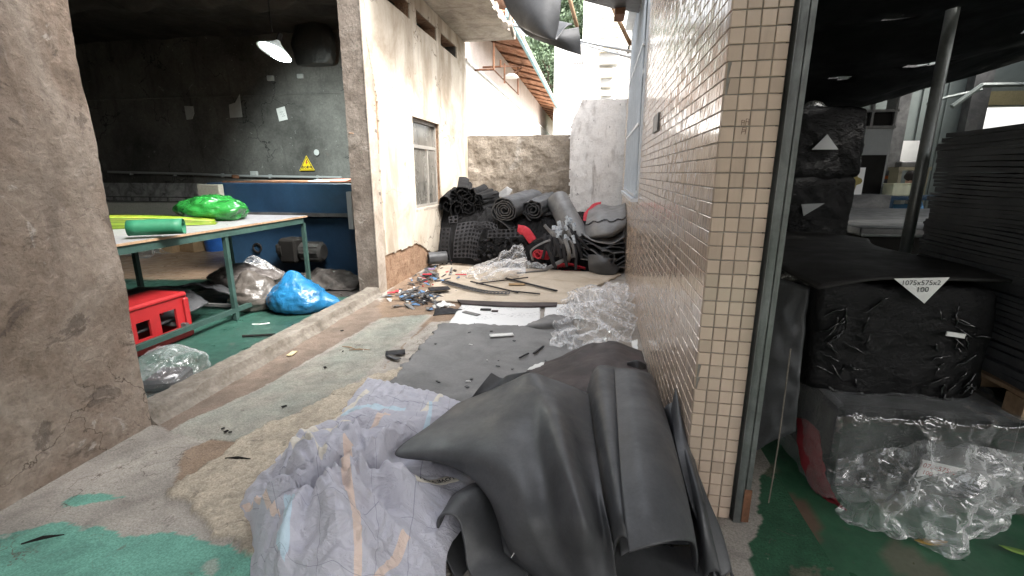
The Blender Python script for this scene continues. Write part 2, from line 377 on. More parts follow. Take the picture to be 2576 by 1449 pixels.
M['foam_brown'] = surf('brown_foam_mat', [(.035, .03, .03), (.06, .05, .05), (.085, .065, .065)], scale=2.4, fine=.15, rough=.6, bump=.15, bscale=60, spots=(3., .70, (.2, .06, .05), .3))
M['foam_grey'] = surf('grey_foam_mat', [(.12, .12, .12), (.17, .17, .17), (.22, .22, .22)], scale=4., fine=.1, rough=.45, spec=.5, bump=.12, bscale=60)
M['red_foam'] = surf('red_foam_mat', [(.42, .02, .035), (.55, .04, .06), (.6, .08, .1)], scale=5., fine=.1, rough=.6, bump=.1)
M['steel'] = surf('galvanised_mat', [(.09, .095, .093), (.17, .18, .175), (.26, .275, .27)], scale=2.4, distort=1., fine=.15, fscale=40, rough=.42, spec=.5, metal=.55, bump=.15, streak=((9, 9, .7), .5, (.10, .10, .095), .55), spots=(6., .68, (.35, .33, .3), .5))
M['rust'] = surf('rust_mat', [(.07, .035, .02), (.17, .08, .045), (.23, .12, .07)], scale=6., fine=.3, bump=.3, rough=.85)
M['dark_steel'] = surf('dark_steel_mat', [(.05, .05, .05), (.10, .10, .10), (.16, .16, .155)], scale=3., rough=.45, metal=.3, bump=.1)
M['film'] = film('clear_film_mat', milky=.05, edge=.4, bscale=9, bump=.3)
M['film_thick'] = film('thick_film_mat', milky=.16, edge=.5, col=(.88, .9, .9), bscale=10, bump=.15, rough=.25)
M['film_bright'] = film('bright_film_mat', milky=.13, edge=.72, col=(.93, .94, .95), bscale=12, bump=.18, rough=.12)
M['film_dark'] = film('warehouse_film_mat', tint=(.93, .96, .94), milky=.05, edge=.35, bscale=9, bump=.3)
M['paper'] = plain('paper_mat', (.72, .72, .7), .8, .2, var=.06)
M['ink'] = plain('ink_mat', (.03, .03, .035), .8, .2)
M['red_ink'] = plain('red_ink_mat', (.35, .05, .05), .8, .2)

# ================================================================== SETTING: the ground
def inside(px, py, poly):
    c = np.zeros(px.shape, bool); n = len(poly)
    for i in range(n):
        x0, y0 = poly[i]; x1, y1 = poly[(i+1) % n]
        q = ((y0 > py) != (y1 > py)) & (px < (x1-x0)*(py-y0)/(y1-y0+1e-12)+x0)
        c ^= q
    return c
def zone(X, Y, pix, wob=.05, f=5., s=0):
    poly = [G(*p)[:2] for p in pix] if len(pix[0]) == 2 and abs(pix[0][0])+abs(pix[0][1]) > 50 else pix
    return inside(X+wob*fbm(X*f+s, Y*f, s+.3, 5, gain=.6), Y+wob*fbm(X*f, Y*f+7.7, s+5.3, 5, gain=.6), poly)
def colour_attr(me, C):
    at = me.color_attributes.new('Col', 'FLOAT_COLOR', 'POINT')
    at.data.foreach_set('color', np.concatenate([C, np.ones((len(C), 1))], 1).ravel())
def grid_mesh(name, xs, ys, fn, m, smooth=True, **kw):
    X, Y = np.meshgrid(xs, ys, indexing='ij'); Z, C = fn(X, Y)
    n, q = X.shape; idx = np.arange(n*q).reshape(n, q)
    F = np.stack([idx[:-1, :-1], idx[1:, :-1], idx[1:, 1:], idx[:-1, 1:]], -1).reshape(-1, 4)
    me = mesh_of(name, np.stack([X, Y, Z], -1).reshape(-1, 3), F, smooth)
    colour_attr(me, C.reshape(-1, 3)); return link(name, me, m, **kw)
GREEN_PIX = [(-900, 1420), (-300, 1360), (0, 1352), (130, 1318), (240, 1322), (330, 1345), (480, 1338), (560, 1362), (640, 1400), (700, 1440), (760, 2400), (-1500, 2600)]
PATCH_PIX = [(160, 1262), (200, 1240), (290, 1240), (320, 1246), (240, 1262), (170, 1275)]
PATH_PIX = [(430, 1085), (500, 1045), (640, 985), (820, 890), (960, 800), (1020, 785), (1080, 795), (1010, 850), (960, 905), (905, 955), (790, 1015), (640, 1098), (610, 1118), (500, 1100)]
ROUGH_PIX = [(1010, 930), (900, 962), (780, 1025), (600, 1118), (500, 1190), (425, 1240), (500, 1290), (560, 1350), (620, 1395), (760, 1420), (900, 1300), (900, 1100)]
DIRT_PIX = [(950, 770), (1010, 700), (1180, 650), (1180, 800), (1090, 810), (1010, 870), (950, 940), (1090, 790), (960, 800)]
STEPL_PIX = [(365, 1060), (945, 752), (975, 765), (960, 800), (640, 985), (430, 1085)]
BROWN_PIX = [(470, 1130), (560, 1095), (650, 1108), (590, 1160), (510, 1205), (440, 1215)]
def ground_fn(X, Y):
    C = np.empty(X.shape+(3,)); C[:] = (.365, .335, .297)
    n1 = fbm(X*2.3, Y*2.3, 1.1, 5); n2 = fbm(X*9, Y*9, 4.2, 4)
    C *= (1+.28*n1+.15*n2)[..., None]
    Z = .006*n1+.003*n2
    zb = zone(X, Y, BROWN_PIX, .05); C[zb] = (np.array([.29, .215, .155])*(1+.2*n2[zb])[:, None])
    zs = zone(X, Y, STEPL_PIX, .04); C[zs] = (np.array([.22, .17, .135])*(1+.3*n2[zs])[:, None])
    zp = zone(X, Y, PATH_PIX, .05, 4.); g = np.clip(.55+.9*fbm(X*3.1, Y*3.1, 8.8, 5), 0, 1)[zp][:, None]
    C[zp] = (np.array([.285, .305, .265])*g+np.array([.34, .31, .265])*(1-g))*(1+.12*n2[zp])[:, None]; Z[zp] += .004
    zd = zone(X, Y, DIRT_PIX, .07, 6.); C[zd] = np.array([.26, .185, .13])*(1+.35*n2[zd])[:, None]; Z[zd] += .006*np.abs(n2[zd])
    zr = zone(X, Y, ROUGH_PIX, .07, 7.); rr = fbm(X*30, Y*30, 2.2, 4); r2 = fbm(X*75, Y*75, 6.2, 2)
    C[zr] = np.array([.46, .40, .315])*(1+.30*rr[zr]+.35*r2[zr])[:, None]; Z[zr] += .026+.010*rr[zr]+.006*r2[zr]
    for k, pz in enumerate((GREEN_PIX, PATCH_PIX)):
        zg = zone(X, Y, pz, .06, 3.5, k*3) & (X < -.55); wear = (fbm(X*6, Y*6, 9.1, 5) > .33) & zg
        C[zg] = np.array([.15, .36, .285])*(1+.18*n1[zg]+.30*n2[zg])[:, None]; C[wear] = (.30, .36, .31)
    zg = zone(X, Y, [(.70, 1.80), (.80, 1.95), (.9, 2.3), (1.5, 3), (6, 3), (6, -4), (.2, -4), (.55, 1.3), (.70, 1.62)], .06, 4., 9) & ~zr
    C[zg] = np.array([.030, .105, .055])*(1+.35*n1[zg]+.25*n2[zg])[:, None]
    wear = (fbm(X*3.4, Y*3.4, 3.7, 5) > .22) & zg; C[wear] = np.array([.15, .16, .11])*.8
    return Z, C
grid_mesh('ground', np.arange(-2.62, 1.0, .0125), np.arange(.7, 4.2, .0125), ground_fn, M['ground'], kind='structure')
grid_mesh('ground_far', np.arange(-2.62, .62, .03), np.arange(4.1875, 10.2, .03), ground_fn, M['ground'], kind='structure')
def flat_fn(X, Y): return 0*X-.03, np.ones(X.shape+(3,))*np.array([.27, .25, .22])
def front_fn(X, Y):
    Z, C = ground_fn(X, Y); return Z-.002, C
grid_mesh('yard_ground', np.arange(-7, 7.1, .06), np.arange(-6, .76, .06), front_fn, M['ground'], kind='structure')
me = mesh_of('land', [(-200, -200, -.06), (200, -200, -.06), (200, 200, -.06), (-200, 200, -.06)], [(0, 1, 2, 3)]); colour_attr(me, np.ones((4, 3))*np.array([.25, .24, .2]))
link('land', me, M['ground'], kind='structure')
def shop_floor(X, Y):
    n1 = fbm(X*1.6, Y*1.6, 2.1, 5); n2 = fbm(X*8, Y*8, 5.2, 4)
    C = np.empty(X.shape+(3,)); C[:] = (.022, .066, .05); C *= (1+.25*n1+.2*n2)[..., None]
    zb = (Y+.25*n1-.15*(X+5) > 5.95) & (X < -4.7) | (X+.2*n1 < -7.2); C[zb] = np.array([.30, .215, .15])*(1+.25*n2[zb])[:, None]
    dk = (Y+.2*n1 > 5.3) & (X > -4.9) & ~zb; C[dk] = np.array([.04, .036, .033])
    return -.01+.003*n1+.012*zb, C
grid_mesh('workshop_floor', np.arange(-11.5, -2.62, .045), np.arange(.5, 9.4, .045), shop_floor, M['green_floor'], kind='structure')
def ware_floor(X, Y):
    n1 = fbm(X*2.3, Y*2.3, 1.1, 5); n2 = fbm(X*9, Y*9, 4.2, 4)
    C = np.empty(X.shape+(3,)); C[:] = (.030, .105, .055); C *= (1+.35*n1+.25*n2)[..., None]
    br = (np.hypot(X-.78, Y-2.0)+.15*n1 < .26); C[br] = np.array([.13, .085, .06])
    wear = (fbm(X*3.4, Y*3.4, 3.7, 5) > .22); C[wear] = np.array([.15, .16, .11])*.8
    return -.001+.003*n2*(Y < 3), C
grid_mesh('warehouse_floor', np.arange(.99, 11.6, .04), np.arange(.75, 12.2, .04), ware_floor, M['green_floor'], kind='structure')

# ================================================================== walls
def wall_grid(name, axis, at, u0, u1, z0, z1, m, th=.2, step=.05, amp=.01, f=3., holes=(), maskfn=None, parent=None, flip=False, seed=0., edge_jit=0., **kw):
    """wall whose face lies at axis=const; holes are (u0,u1,z0,z1); th goes away from the viewer side"""
    us = list(np.linspace(u0, u1, max(2, int(round((u1-u0)/step))+1))); zs = list(np.linspace(z0, z1, max(2, int(round((z1-z0)/step))+1)))
    def snap(L, v):
        i = int(np.argmin(np.abs(np.array(L)-v))); L[i] = v
    for h in holes:
        snap(us, h[0]); snap(us, h[1]); snap(zs, h[2]); snap(zs, h[3])
    us, zs = np.array(us), np.array(zs); U, Z = np.meshgrid(us, zs, indexing='ij')
    uc, zc = (us[1:]+us[:-1])/2, (zs[1:]+zs[:-1])/2; UC, ZC = np.meshgrid(uc, zc, indexing='ij')
    mask = np.ones(UC.shape, bool)
    for h in holes: mask &= ~((UC > h[0]) & (UC < h[1]) & (ZC > h[2]) & (ZC < h[3]))
    if maskfn is not None: mask &= maskfn(UC, ZC)
    D = amp*fbm(U*f+seed, Z*f, seed, 5)
    if edge_jit:
        U = U+edge_jit*perlin(U*31, Z*31, seed); Z = Z+edge_jit*perlin(U*29, Z*33, seed+9)
    if axis == 'x': P = np.stack([at+D, U, Z], -1)
    else: P = np.stack([U, at-D, Z], -1)
    N = normals_of(P); want = np.array([1., 0, 0]) if axis == 'x' else np.array([0, -1., 0])
    if flip: want = -want
    if (N*want).sum(-1).mean() < 0: P = P[::-1]; mask = mask[::-1]
    V, F = sheet_vf(P, th, mask)
    if axis == 'x': back = V[:, 0] < at-th/2 if not flip else V[:, 0] > at+th/2
    return link(name, mesh_of(name, V, F, False), m, parent, **kw)

# near brown wall at the left edge
wl = thing('concrete_wall', 'tall brown stained concrete wall standing nearest at the left edge of the alley', 'wall', (-2.6, .4, 0))
o = wall_grid('wall_face', 'x', 0, -.9-.4+.4, 1.82, 0, 4.6, M['brown_wall'], th=.2, step=.028, amp=.035, f=1.7, parent=wl, edge_jit=.004)

# light plaster building with window, vents and the exposed corner post
wb = thing('plaster_wall', 'cream plastered wall with a small window and peeling edge beside the alley', 'wall', (-2.6, 5.45, 0))
WIN = (6.84, 8.08, .96, 2.29)
VENTS = [(5.75, 6.93, 3.57, 3.77), (7.19, 8.09, 3.57, 3.77), (8.33, 9.3, 3.57, 3.77)]
Y0 = 5.45
hol = [(a-Y0, b-Y0, c, d) for (a, b, c, d) in [WIN]+VENTS]
wall_grid('masonry', 'x', 0, .03, 4.5, 0, 4.0, M['adobe'], th=.25, step=.05, amp=.02, f=6., holes=hol, parent=wb, seed=3.)
crk = [AX(x, y, -2.6)[1:] for (x, y) in ((915, -60), (917, 90), (928, 150), (947, 250), (952, 330), (953, 420), (962, 560), (968, 640))]
ck_z = np.array([p[1] for p in crk])[::-1]; ck_y = np.array([p[0] for p in crk])[::-1]
low = [AX(x, y, -2.6)[1:] for (x, y) in ((966, 640), (985, 634), (1010, 626), (1045, 611), (1062, 618), (1080, 632), (1090, 640))]
lo_y = np.array([p[0] for p in low]); lo_z = np.array([p[1] for p in low])
def plaster_mask(U, Z):
    y = U+Y0
    left = y > np.interp(Z, ck_z, ck_y)+.015*fbm(Z*9, y*9, 3, 3)
    bot = Z > np.interp(y, lo_y, lo_z)+.03*fbm(y*8, Z*8, 1.5, 4)
    return left & bot
wall_grid('plaster', 'x', .022, .0, 4.5, .2, 3.99, M['plaster'], th=.022, step=.018, amp=.008, f=2.2, holes=hol, maskfn=plaster_mask, parent=wb, seed=5., edge_jit=.004)
b = MB()
for (y0, y1, z0, z1) in VENTS: b.box((-.2, (y0+y1)/2-Y0, (z0+z1)/2), (.02, y1-y0, z1-z0))
b.build('vent_recess', M['dark'], wb)
# corner post
P = MB()
M['post_dark'] = surf('post_dark_mat', [(.085, .068, .054), (.15, .125, .105), (.21, .185, .16)], scale=2.2, fine=.25, fscale=35, bump=.7, bscale=30, bdist=.014, spots=(4., .62, (.30, .275, .245), .7), spots2=(2.2, .62, (.07, .055, .042), .6))
wall_grid('corner_post', 'y', 0, -.265, .0, 0, 4.4, M['post_dark'], th=.2, step=.03, amp=.012, f=5., parent=wb, seed=8., edge_jit=.004)
bb = MB(); bb.box((.006, .10, 2.2), (.012, .22, 4.4)); bb.build('post_side', M['post'], wb)

# window in the plaster wall: frame, sashes, panes
M['alu'] = plain('window_frame_mat', (.33, .31, .28), .5, .4, .2, bump=.1)
t = NT('dusty_glass_mat'); p_ = t.pos(); cg = t.ramp(t.noise(t.map(p_, (3, 3, 1.2)), 2., 6, .65, .6), [(.3, (.07, .068, .06)), (.7, (.2, .19, .17))])
t.bsdf(cg, t.ramp(t.noise(p_, 4.), [(.35, .08), (.7, .4)]), .7); M['glass'] = t.m
wy0, wy1, wz0, wz1 = WIN[0]-Y0, WIN[1]-Y0, WIN[2], WIN[3]
xw = -.07
wn = MB(); tw = .05
for (a, b2) in ((wy0+tw/2, None), (wy1-tw/2, None)): wn.box((xw, a, (wz0+wz1)/2), (.06, tw, wz1-wz0))
for z in (wz0+tw/2, wz1-tw/2, wz0+.93): wn.box((xw, (wy0+wy1)/2, z), (.058, wy1-wy0-2*tw, tw))
wn.box((xw, wy0+.78, (wz0+wz0+.93)/2), (.056, .045, .85))
wf = wn.build('window_frame', M['alu'], wb)
for (ya, yb, za, zb, xo) in ((wy0+tw, wy0+.757, wz0+tw, wz0+.9, 0), (wy0+.803, wy1-tw, wz0+tw, wz0+.9, .012), (wy0+tw, wy1-tw, wz0+.96, wz1-tw, -.01)):
    q = MB(); q.box((xw+xo, (ya+yb)/2, (za+zb)/2), (.008, yb-ya, zb-za)); q.build('window_pane', M['glass'], wf)
q = MB(); q.box((-.02, (wy0+wy1)/2, wz0-.02), (.09, wy1-wy0+.06, .05), ch=.008); q.build('window_sill', M['post'], wb)

# kerb across the workshop opening
kx = np.linspace(-2.77, -2.53, 26); ky = np.linspace(2.22, 5.45, 130)
X, Y = np.meshgrid(kx, ky, indexing='ij')
prof = np.interp(X+.03*fbm(X*4, Y*4, 3.3, 4), [-2.77, -2.755, -2.605, -2.585, -2.56, -2.53], [0, .095, .09, .035, .012, -.01])
Zk = prof+.008*fbm(X*14, Y*14, 2.1, 4)
sheet_obj('kerb', np.stack([X, Y, Zk], -1), M['kerb'], th=.05, smooth=False, label='low cracked concrete kerb across the workshop opening', cat='kerb')

# concrete canopy slab over the plaster wall
cs = thing('concrete_canopy', 'stained concrete canopy slab jutting out over the cream plaster wall', 'canopy', (-2.6, 9.9, 4.0))
ux = np.linspace(-.2, 1.12, 45); uy = np.linspace(-4.6, .02, 150); X, Y = np.meshgrid(ux, uy, indexing='ij')
edge = 1.0+.06*fbm(Y*4, 0*Y, 2.2, 4)+.04*(Y > -.6)
mask = ((X < edge)[1:, 1:])
Zs = .012*fbm(X*6, Y*3, 4.4, 5)
Pn = np.stack([X, Y, Zs], -1)
sheet_obj('slab', Pn, M['slab'], cs, th=-.13, mask=mask, smooth=False)

# workshop interior: back wall, side wall, ceiling
wk = thing('workshop_back_wall', 'soot blackened back wall of the dim workshop with scraped white marks', 'wall', (-7, 9.25, 0))
wall_grid('upper_wall', 'y', 0, -4.6, 4.4, 1.28, 4.4, M['soot'], th=.2, step=.06, amp=.012, f=2., parent=wk)
wall_grid('lower_wall', 'y', -.004, -4.6, 4.4, 0, 1.28, M['soot_low'], th=.2, step=.06, amp=.012, f=2., parent=wk)
q = MB(); q.box((0, -.01, 3.03), (8.8, .04, .03)); q.build('wall_ledge', M['soot'], wk)
q = MB(); q.box((-11.75, 4.3, 2.2), (.2, 10.2, 4.4)); q.build('workshop_side_wall', M['soot'], None, label='dark side wall closing the workshop on its far left', cat='wall')
ux = np.linspace(-11.7, -2.7, 120); uy = np.linspace(-1.5, 9.3, 110); X, Y = np.meshgrid(ux, uy, indexing='ij')
Zc = 4.15+.10*fbm(X*.9, Y*1.7, 1.1, 4)-.5*np.exp(-((Y-6.9-.10*(X+5))/.35)**2)*(.6+.4*fbm(X*1.5, Y*2, 7.7, 3))-.25*np.exp(-((Y-4.7+.2*(X+5))/.5)**2)
sheet_obj('workshop_ceiling', np.stack([X, Y, Zc], -1), M['ceiling'], th=-.06, kind='structure')
q = MB(); q.box((-7.2, -.8, 2.2), (9, .2, 4.4)); q.build('workshop_front_wall', M['soot'], label='dark wall closing the workshop behind the brown wall', cat='wall')

# grey rendered end wall and the taller broken white wall
wall_grid('grey_end_wall', 'y', 9.95, -2.59, -.42, 0, 2.235, M['render_grey'], th=.18, step=.03, amp=.05, f=3.6, seed=1., label='rough grey rendered low wall closing the end of the alley', cat='wall')
brk = [AY(x, y, 9.7) for (x, y) in ((1433, 600), (1433, 345), (1440, 300), (1446, 290), (1452, 275), (1460, 262), (1463, 255))]
bz = np.array([p[2] for p in brk]); bx = np.array([p[0] for p in brk])
def broken(U, Z): return (U > np.interp(Z, bz, bx)+.03*fbm(Z*7, U*7, 1.2, 4)) & (Z < 2.86+.02*fbm(U*9, Z, 2, 3))
wall_grid('white_broken_wall', 'y', 9.7, -.6, .75, 0, 2.95, M['white_wall'], th=.2, step=.025, amp=.014, f=4., maskfn=broken, seed=4., label='tall peeling white wall with a broken left edge beside the grey end wall', cat='wall')

# ================================================================== tiled wall on the right
TX, TY, SL = .46, 1.95, .0155
tw_ = thing('tiled_wall', 'long wall faced with small square beige tiles on the right of the alley', 'wall', (TX, TY, 0), -math.atan(SL))
WW = (5.55, 8.1); WZ = (1.22, 3.6)         # window opening, in Y and z
LEN, HT = 7.6, 4.2
q = MB()
wl0, wl1 = WW[0]-TY, WW[1]-TY
q.box((.10, wl0/2, HT/2), (.184, wl0, HT)); q.box((.10, (wl1+LEN)/2, HT/2), (.184, LEN-wl1, HT))
q.box((.10, (wl0+wl1)/2, WZ[0]/2), (.184, wl1-wl0, WZ[0])); q.box((.10, (wl0+wl1)/2, (WZ[1]+HT)/2), (.184, wl1-wl0, HT-WZ[1]))
q.build('wall_core', M['grout'], tw_)
PIT_V, PIT_H = .0555, .0505
def tile_mesh(w_, h_, d=.008, ch=.0022):
    a, b = w_/2, h_/2; V = [(-a, 0, -b), (a, 0, -b), (a, 0, b), (-a, 0, b), (-a, -d+ch, -b), (a, -d+ch, -b), (a, -d+ch, b), (-a, -d+ch, b), (-a+ch, -d, -b+ch), (a-ch, -d, -b+ch), (a-ch, -d, b-ch), (-a+ch, -d, b-ch)]
    F = [(0, 1, 5, 4), (1, 2, 6, 5), (2, 3, 7, 6), (3, 0, 4, 7), (4, 5, 9, 8), (5, 6, 10, 9), (6, 7, 11, 10), (7, 4, 8, 11), (8, 9, 10, 11)]
    return V, F
tv, tf = tile_mesh(.0470, .0518)
tme = mesh_of('tile', tv, tf); tme.materials.append(M['tile'])
chip_mes = []
for k in range(3):
    cb = MB(); j = [.012*R.random() for _ in range(5)]
    cb.prism([(-.0235+.006+j[0], 0, -.026), (.0235, 0, -.026), (.0235, 0, .026), (-.0235+.016+j[1], 0, .026), (-.0235+.011+j[2]*.5, 0, .008)], (0, -.008, 0))
    cm = mesh_of('tile', np.concatenate(cb.V), cb.F); cm.materials.append(M['tile']); chip_mes.append(cm)
nrow = 47; bad = {(33, 0): 0, (32, 0): 1, (12, 0): 1, (11, 0): 2}
for r_ in range(nrow):
    z = .028+r_*PIT_V
    for c in range(4):
        me = chip_mes[bad[(r_, c)]] if (r_, c) in bad else tme
        o = link('tile', me, None, tw_, loc=(.026+c*PIT_H+R.uniform(-.0006, .0006), .0+R.uniform(-.0008, .0004), z+R.uniform(-.0006, .0006)), rot=(R.uniform(-.012, .012), R.uniform(-.01, .01), R.uniform(-.012, .012)))
ncol = int(LEN/PIT_H)
rest = MB(); cnt = 188
rv = np.array(tv); Rz = np.array([[0, 1, 0], [-1, 0, 0], [0, 0, 1]], float)   # faces -x
for c in range(ncol):
    for r_ in range(74):
        y = .026+c*PIT_H; z = .028+r_*PIT_V
        yy = y+TY
        if WW[0]-.03 < yy < WW[1]+.03 and WZ[0]-.03 < z < WZ[1]+.03: continue
        if z > HT-.03: continue
        if cnt < 298 and c < 3 and 3 < r_ < 41:
            link('tile', tme, None, tw_, loc=(.008, y, z), rot=(0, R.uniform(-.01, .01), -math.pi/2+R.uniform(-.012, .012))); cnt += 1
        else:
            M3 = Euler((R.uniform(-.012, .012), R.uniform(-.012, .012), -math.pi/2+R.uniform(-.012, .012))).to_matrix()
            rest.add([tuple(M3 @ Vector(p)+Vector((.008+R.uniform(-.0008, .0008), y, z))) for p in tv], tf)
rest.build('tile', M['tile'], tw_, kind='stuff')
# vent plaque, window with bars
py = AX(1655, 310, .5)
q = MB(); q.box((-.005, py[1]-TY-.0, py[2]), (.018, .34, .13)); q.build('vent_plate', M['dark_steel'], tw_)
M['alu_white'] = plain('white_alu_mat', (.62, .66, .70), .4, .5, .3)
t = NT('bright_glass_mat'); t.bsdf((.25, .3, .34), .08, .8); M['glass_blue'] = t.m
q = MB(); fw_ = .06
for y in (wl0+fw_/2, wl1-fw_/2): q.box((.03, y, (WZ[0]+WZ[1])/2), (.09, fw_, WZ[1]-WZ[0]))
for z in (WZ[0]+fw_/2, WZ[1]-fw_/2, WZ[0]+1.35): q.box((.03, (wl0+wl1)/2, z), (.088, wl1-wl0-2*fw_, fw_))
for k in range(1, 3): q.box((.03, wl0+(wl1-wl0)*k/3, (WZ[0]+WZ[1])/2), (.086, .05, WZ[1]-WZ[0]-.1))
wfr = q.build('window_frame', M['alu_white'], tw_)
for k in range(3):
    ya = wl0+(wl1-wl0)*k/3+.03; yb = wl0+(wl1-wl0)*(k+1)/3-.03
    for (za, zb) in ((WZ[0]+fw_, WZ[0]+1.32), (WZ[0]+1.38, WZ[1]-fw_)):
        g_ = MB(); g_.box((.04, (ya+yb)/2, (za+zb)/2), (.008, yb-ya, zb-za)); g_.build('window_pane', M['glass_blue'], wfr)
nb = 18
for k in range(nb):
    y = wl0+.1+(wl1-wl0-.2)*k/(nb-1); g_ = MB(); g_.box((-.035, y, (WZ[0]+WZ[1])/2), (.016, .016, WZ[1]-WZ[0]-.04)); g_.build('window_bar', M['alu_white'], tw_)
g_ = MB()
for z in (WZ[0]+.03, WZ[0]+.8, WZ[0]+1.6, WZ[1]-.03): g_.box((-.035, (wl0+wl1)/2, z), (.022, wl1-wl0, .03))
g_.box((-.06, (wl0+wl1)/2, WZ[1]+.05), (.16, wl1-wl0+.2, .05)); g_.build('grille_rail', M['alu_white'], tw_)
g_ = MB(); g_.box((-.03, (wl0+wl1)/2, WZ[0]-.02), (.10, wl1-wl0+.06, .04)); g_.build('window_sill', M['alu_white'], tw_)
# brown hand-drawn character on a tile (strokes 2 mm proud)
g_ = MB(); cx, cz = .085, 1.665
for st in ([(-.012, .022), (-.012, .004)], [(-.012, .022), (-.003, .021), (-.003, .004)], [(-.012, .013), (-.003, .013)], [(.003, .026), (.002, .004)], [(.003, .026), (.012, .025), (.012, .004)], [(.003, .016), (.012, .016)],
           [(-.006, -.003), (-.009, -.028)], [(-.006, -.003), (.006, -.004), (.004, -.028)], [(-.007, -.012), (.005, -.012)], [(-.01, -.02), (.004, -.016)]):
    g_.tube([(cx+x, -.0085, cz+z) for x, z in st], .0011, 5)
g_.build('pen_mark', surf('pen_mat', [(.09, .04, .025)], rough=.7), tw_)
# loose cable along the tiles
g_ = MB(); g_.tube([(-.02, y, 2.35+.26*y+.03*math.sin(y*1.3)) for y in np.linspace(.25, 3.4, 24)], .006, 5)
g_.build('wall_cable', M['dark'], tw_)

# steel shutter guide beside the tiles
g_ = MB()
gx0, gx1 = .672, .728
g_.box((gx0+.004, 1.955, 1.55), (.008, .07, 3.1)); g_.box(((gx0+gx1)/2, 1.992, 1.55), (gx1-gx0, .006, 3.1)); g_.box((gx1-.004, 1.955, 1.55), (.008, .07, 3.1))
g_.box((gx0+.02, 1.923, 1.55), (.032, .006, 3.1)); g_.box((gx1-.014, 1.923, 1.55), (.02, .006, 3.1))
sg = thing('shutter_guide', 'worn galvanised steel shutter guide rail beside the tiled corner', 'shutter guide', (0, 0, 0))
g_.build('channel', M['steel'], sg)
g_ = MB(); g_.box((gx0+.048, 1.94, 1.55), (.018, .02, 3.08)); g_.build('inner_track', M['dark_steel'], sg)
g_ = MB(); g_.box((gx1-.01, 1.918, .09), (.03, .004, .16)); g_.build('rust_patch', M['rust'], sg)
g_ = MB(); g_.tube([(.855+.004*math.sin(z*5), 2.04, z) for z in np.linspace(.03, .78, 20)], .0028, 6); g_.build('pull_rope', M['kerb'], label='thin pale pull rope hanging just inside the shutter guide', cat='rope')
# ================================================================== neighbour building, far buildings, hill
NZ = 4.70
nb_ = thing('tiled_roof_house', 'long bright white house with orange tiled eaves behind the grey end wall', 'house', (-2.6, 10, 0))
M['house_white'] = surf('house_white_mat', [(.60, .57, .55), (.74, .72, .70), (.78, .77, .75)], scale=1.5, fine=.06, bump=.2, streak=((3, 3, .6), .5, (.42, .37, .33), .62))
wall_grid('house_wall', 'x', 0, .0, 26, 0, 3.68, M['house_white'], th=.25, step=.12, amp=.01, parent=nb_, seed=2.)
wall_grid('upper_wall', 'x', -.03, .0, 26, 3.68, NZ, surf('house_pink_mat', [(.5, .42, .38), (.62, .55, .51)], scale=2., bump=.2), th=.22, step=.12, amp=.01, parent=nb_, seed=6.)
q = MB(); q.box((.02, 13, 3.70), (.06, 26, .05)); q.build('wall_ledge', M['house_white'], nb_)
M['roof_tile'] = surf('roof_tile_mat', [(.27, .13, .08), (.40, .20, .12), (.48, .28, .18)], scale=3., fine=.2, bump=.2, rnd=.3)
tq = MB()
for (sgn, off) in ((1, 0),):
    prof = [(.085*math.cos(a), .05*math.sin(a)) for a in np.linspace(math.pi, 2*math.pi, 7)]
    Pm = np.array([[(u*.42, y, z) for (y, z) in prof] for u in (0, 1)]); tq.sheet(Pm, .012)
tmesh = mesh_of('roof_tile', np.concatenate(tq.V), tq.F, True); tmesh.materials.append(M['roof_tile'])
slope = math.atan2(.20, .80)
far_t = MB(); tvv = np.concatenate(tq.V)
for k in range(128):
    for r_ in range(3):
        x = -.25+r_*.36; z = NZ+.10-(x)*.25+R.uniform(-.012, .012); y = .3+k*.19
        rot = (R.uniform(-.06, .06), slope+R.uniform(-.03, .03), R.uniform(-.05, .05))
        if k < 60: link('roof_tile', tmesh, None, nb_, loc=(x, y, z), rot=rot)
        else:
            m3 = Euler(rot).to_matrix(); far_t.add([tuple(m3 @ Vector(p)+Vector((x, y, z))) for p in tvv], tq.F)
far_t.build('roof_tile', M['roof_tile'], nb_, kind='stuff')
q = MB(); q.prism([(-3.5, 0, NZ+1.06), (.75, 0, NZ-.01), (.75, 0, NZ+.03), (-3.5, 0, NZ+1.1)], (0, 26, 0))
o = q.build('roof_deck', surf('deck_mat', [(.32, .25, .2), (.45, .37, .31)], scale=3., bump=.2), nb_); o.location = (0, 0, .13)
q = MB()
for k in range(22): q.box((.3, .6+k*1.15, NZ-.035), (.95, .07, .07), rot=Euler((0, math.atan2(.25, 1), 0)))
q.build('rafter', M['rust'], nb_, kind='stuff')
q = MB(); q.box((.82, 7.6, NZ-.13), (.07, 14.8, .16)); q.build('eave_board', surf('blue_board_mat', [(.20, .33, .37), (.28, .43, .47)], scale=3., bump=.1), nb_)
q = MB(); q.box((.86, 20.6, NZ-.15), (.10, 11, .10)); q.tube([(.80, 15.3, NZ-.2), (.78, 15.3, 2.6)], .03, 8); q.build('gutter_pipe', surf('pale_gutter_mat', [(.42, .44, .42), (.55, .57, .55)], bump=.1), nb_)
br = MB(); bx_ = -2.18
L2 = lambda x, y: AX(x, y, bx_)
for a, b2 in (((1242, 108), (1242, 174)), ((1242, 175), (1304, 237)), ((1303, 168), (1303, 237)), ((1259, 167), (1341, 164)), ((1269, 159), (1269, 209)), ((1259, 150), (1259, 168)), ((1287, 187), (1313, 170))):
    br.tube([L2(*a), L2(*b2)], .022, 4)
for (x, y) in ((1242, 174), (1259, 167)):
    p = L2(x, y); br.tube([p, (-2.6, p[1], p[2])], .022, 4)
br.build('bracket_frame', M['rust'], label='rusty angle iron bracket frame on the house wall under the tiled eaves', cat='bracket')
